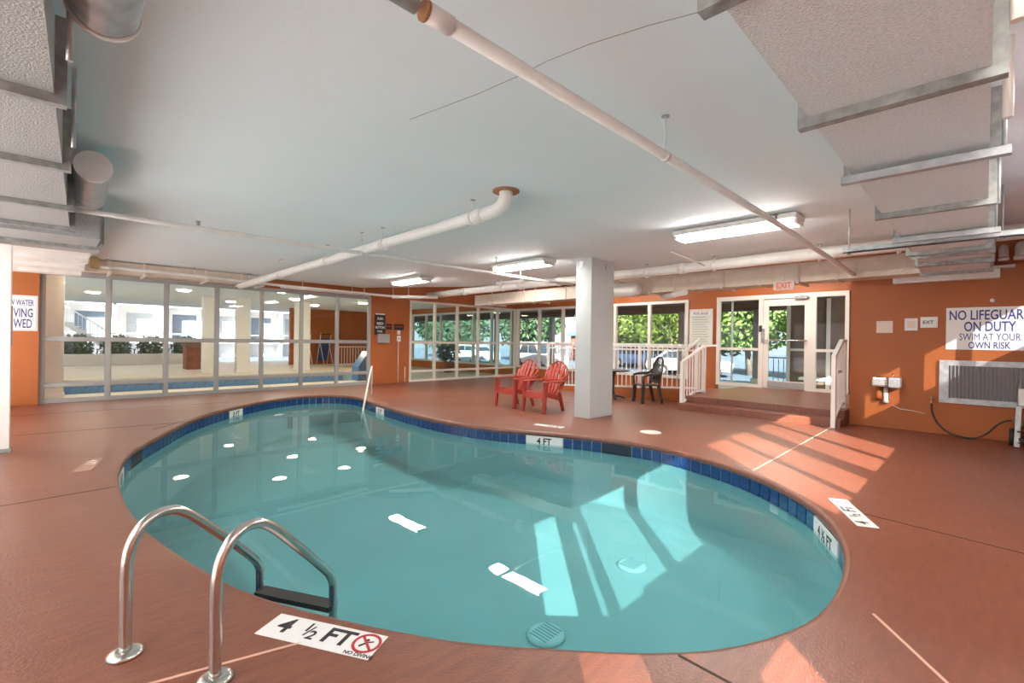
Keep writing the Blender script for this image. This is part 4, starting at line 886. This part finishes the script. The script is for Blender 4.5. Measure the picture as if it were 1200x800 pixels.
for lab, x, y in PC:
    t = thing('porch_post', lab, 'post', (x, y, .06), group='porch posts'); B().box((-.11, -.11, 0), (.11, .11, 2.7), .01).o('shaft', 'grey', t); B().box((-.16, -.16, 0), (.16, .16, .22), .01).o('plinth', 'frame', t)
bal = [(18.1, 1.2+k*.16, .16, 1.0) for k in range(26)]
railing('porch_railing', 'dark porch railing outside the entrance door', [(18.1, 1.1, .06, 1.1), (18.1, 5.45, .06, 1.1)], bal, [(18.1, 1.1, 1.05), (18.1, 5.45, 1.05)], None, [(18.1, 1.1, .14), (18.1, 5.45, .14)], m='grey')
bn = thing('white_bench', 'low white bench outside the right sidelight', 'bench', (16.6, 3.0, .06)); B().box((-.25, -1.0, .38), (.25, 1.0, .46), .01).o('seat', 'white', bn)
for s in (-1, 1): B().box((-.2, s*.8-.05, 0), (.2, s*.8+.05, .38)).o('leg', 'white', bn)
def car(label, x, y, rz, m, van=False, group='parked cars'):
    t = thing('parked_car', label, 'car', (x, y, -.30), rz, group)
    hgt = 1.75 if van else 1.45
    body = [(-2.2, .32), (-2.25, .62), (-2.1, .85), (-1.2, .95), (1.5, .98), (2.15, .90), (2.22, .6), (2.15, .32)]
    B().extr([(u, v) for u, v in body], 'y', -.86, .86).o('body', m, t)
    cab = [(-1.25, .93), (-.55, hgt), (1.1 if not van else 1.9, hgt), (1.75 if not van else 2.15, .96)]
    B().extr(cab, 'y', -.74, .74).o('cabin', m, t)
    for s in (-1, 1):
        B().extr([(-1.0, .99), (-.48, hgt-.09), (.25, hgt-.09), (.25, .99)], 'y', s*.74, s*.752).o('side_window', 'carg', t)
        B().extr([(.33, .99), (.33, hgt-.09), (1.05, hgt-.09), (1.5, .99)], 'y', s*.74, s*.752).o('side_window', 'carg', t)
        for u in (-1.35, 1.35): w = B().tube([(u, s*.66, .33), (u, s*.88, .33)], .33, 20).o('wheel', 'black', t); B().tube([(u, s*.88, .33), (u, s*.89, .33)], .19, 16).o('hubcap', 'galv', w)
    B().bar((-1.22, 0, 1.0), (-.60, 0, hgt-.07), 1.36, .02).o('windscreen', 'carg', t)
    B().box((-2.27, -.75, .62), (-2.2, -.45, .74)).box((-2.27, .45, .62), (-2.2, .75, .74)).o('headlamp', 'sign', t)
car('white car parked beyond the window bay beside the notice', 25.5, 11.6, 1.9, 'carw')
car('blue car parked beyond the window bay right of the column', 30.5, 17.5, 1.4, 'carb', True)
car('maroon car parked behind the blue car', 34.5, 16.5, 1.6, 'carr', True)
car('white van parked beyond the left window bays', 24, 21.5, 1.3, 'carw', True)
car('silver white car seen through the corner partition', 24.5, 29, 1.5, 'carw')
TM = [foliage('foliage', 2.6, 2.6, 2.0, 4600, .15, 'leaf', 21, shell=.25), foliage('foliage', 2.2, 2.2, 2.6, 4600, .15, 'leaf', 22, shell=.25), foliage('foliage', 2.4, 2.4, 2.2, 3000, .20, 'leafd', 23, shell=.25)]
def tree(label, x, y, k, h, sc=1.0, lean=0.0):
    t = thing('leafy_tree', label, 'tree', (x, y, -.3), random.uniform(0, 6), 'trees beyond the windows')
    q = obj('foliage', TM[k], t); q.location = (0, 0, h); q.scale = (sc, sc, sc)
    B().tube([(0, 0, 0), (.1+lean*.4, .05, h*.45), (lean, 0, h)], [.2, .15, .08], 10).o('trunk', 'bark', t)
    for a in range(5):
        an = a*1.26; B().tube([(lean*.5, 0, h*.5), (lean*.6+.8*math.cos(an), .8*math.sin(an), h*.8), (lean*.7+1.8*math.cos(an), 1.8*math.sin(an), h*1.08)], [.10, .07, .03], 7).o('branch', 'bark', t)
for lab, x, y, k, h, sc, ln in (('bright green tree in the window bay beside the notice', 27, 13.2, 0, 3.6, 1.1, .3), ('bright green tree in the window bay right of the column', 32, 20.2, 1, 3.8, 1.3, -.2), ('tall green tree between the window bays', 36, 19.0, 0, 5.0, 1.6, 0), ('green tree beyond the notice', 33, 13.0, 1, 4.6, 1.4, .2), ('dark tree beyond the leftmost window', 31, 29, 2, 3.8, 1.3, 0), ('dark tree in the middle of the corner partition', 26, 33, 2, 3.4, 1.2, .3), ('pale green tree through the left sidelight', 29, 9.6, 0, 3.8, 1.2, 0), ('dark green tree beyond the corner partition', 30, 40, 2, 4, 1.5, 0), ('bright tree through the right sidelight', 27, 4.2, 1, 3.0, 1.0, 0)):
    tree(lab, x, y, k, h, sc, ln)
vp = thing('dim_vestibule_panel', 'dark panel added for the dim vestibule behind the glass door', 'screen', (17.2, 3.75, .06))  # dark sheet standing in for the shade inside the vestibule
B().box((0, -1.0, 0), (.12, .75, 2.9)).o('panel', 'soffit', vp)
for y in (-1.0, -.35, .2, .75): B().box((-.06, y-.05, 0), (0, y+.05, 2.9)).o('mullion', 'frame', vp)
B().box((-.06, -1.0, 1.25), (0, .75, 1.33)).o('rail', 'frame', vp)
fb_ = thing('far_building', 'distant white building with stacked balconies beyond the hall', 'building', (2, 48, -.3))
B().box((-26, 0, 0), (16, 6, 14)).o('facade', 'white', fb_)
for k in range(4): B().box((-26, -1.4, 1.2+k*2.9), (16, 0, 1.4+k*2.9)).o('balcony_slab', 'white', fb_); B().box((-26, -1.4, 1.9+k*2.9), (16, -1.35, 2.0+k*2.9)).o('balcony_rail', 'galv', fb_)
for k in range(14):
    B().box((-25.5+k*3, -1.4, 0), (-25.3+k*3, 0, 14)).o('party_wall', 'white', fb_)
    for j in range(3): B().box((-24.6+k*3, -.03, 1.5+j*2.9), (-22.9+k*3, .01, 3.6+j*2.9)).o('balcony_door', 'galv' if (k+j) % 2 else 'asphalt', fb_)
bh = thing('brick_outbuilding', 'low red brown building with pale roof beyond the windows', 'building', (40, 24, -.3)); B().box((-3, -5, 0), (3, 5, 2.4)).o('wall', 'brick', bh); B().extr([(-3.4, 2.4), (3.4, 2.4), (0, 3.6)], 'y', -5.4, 5.4).o('roof', 'carb', bh)
for k in range(3): B().box((-3.03, -3.5+k*3, .9), (-2.98, -2.3+k*3, 2.0)).o('window', 'carg', bh)
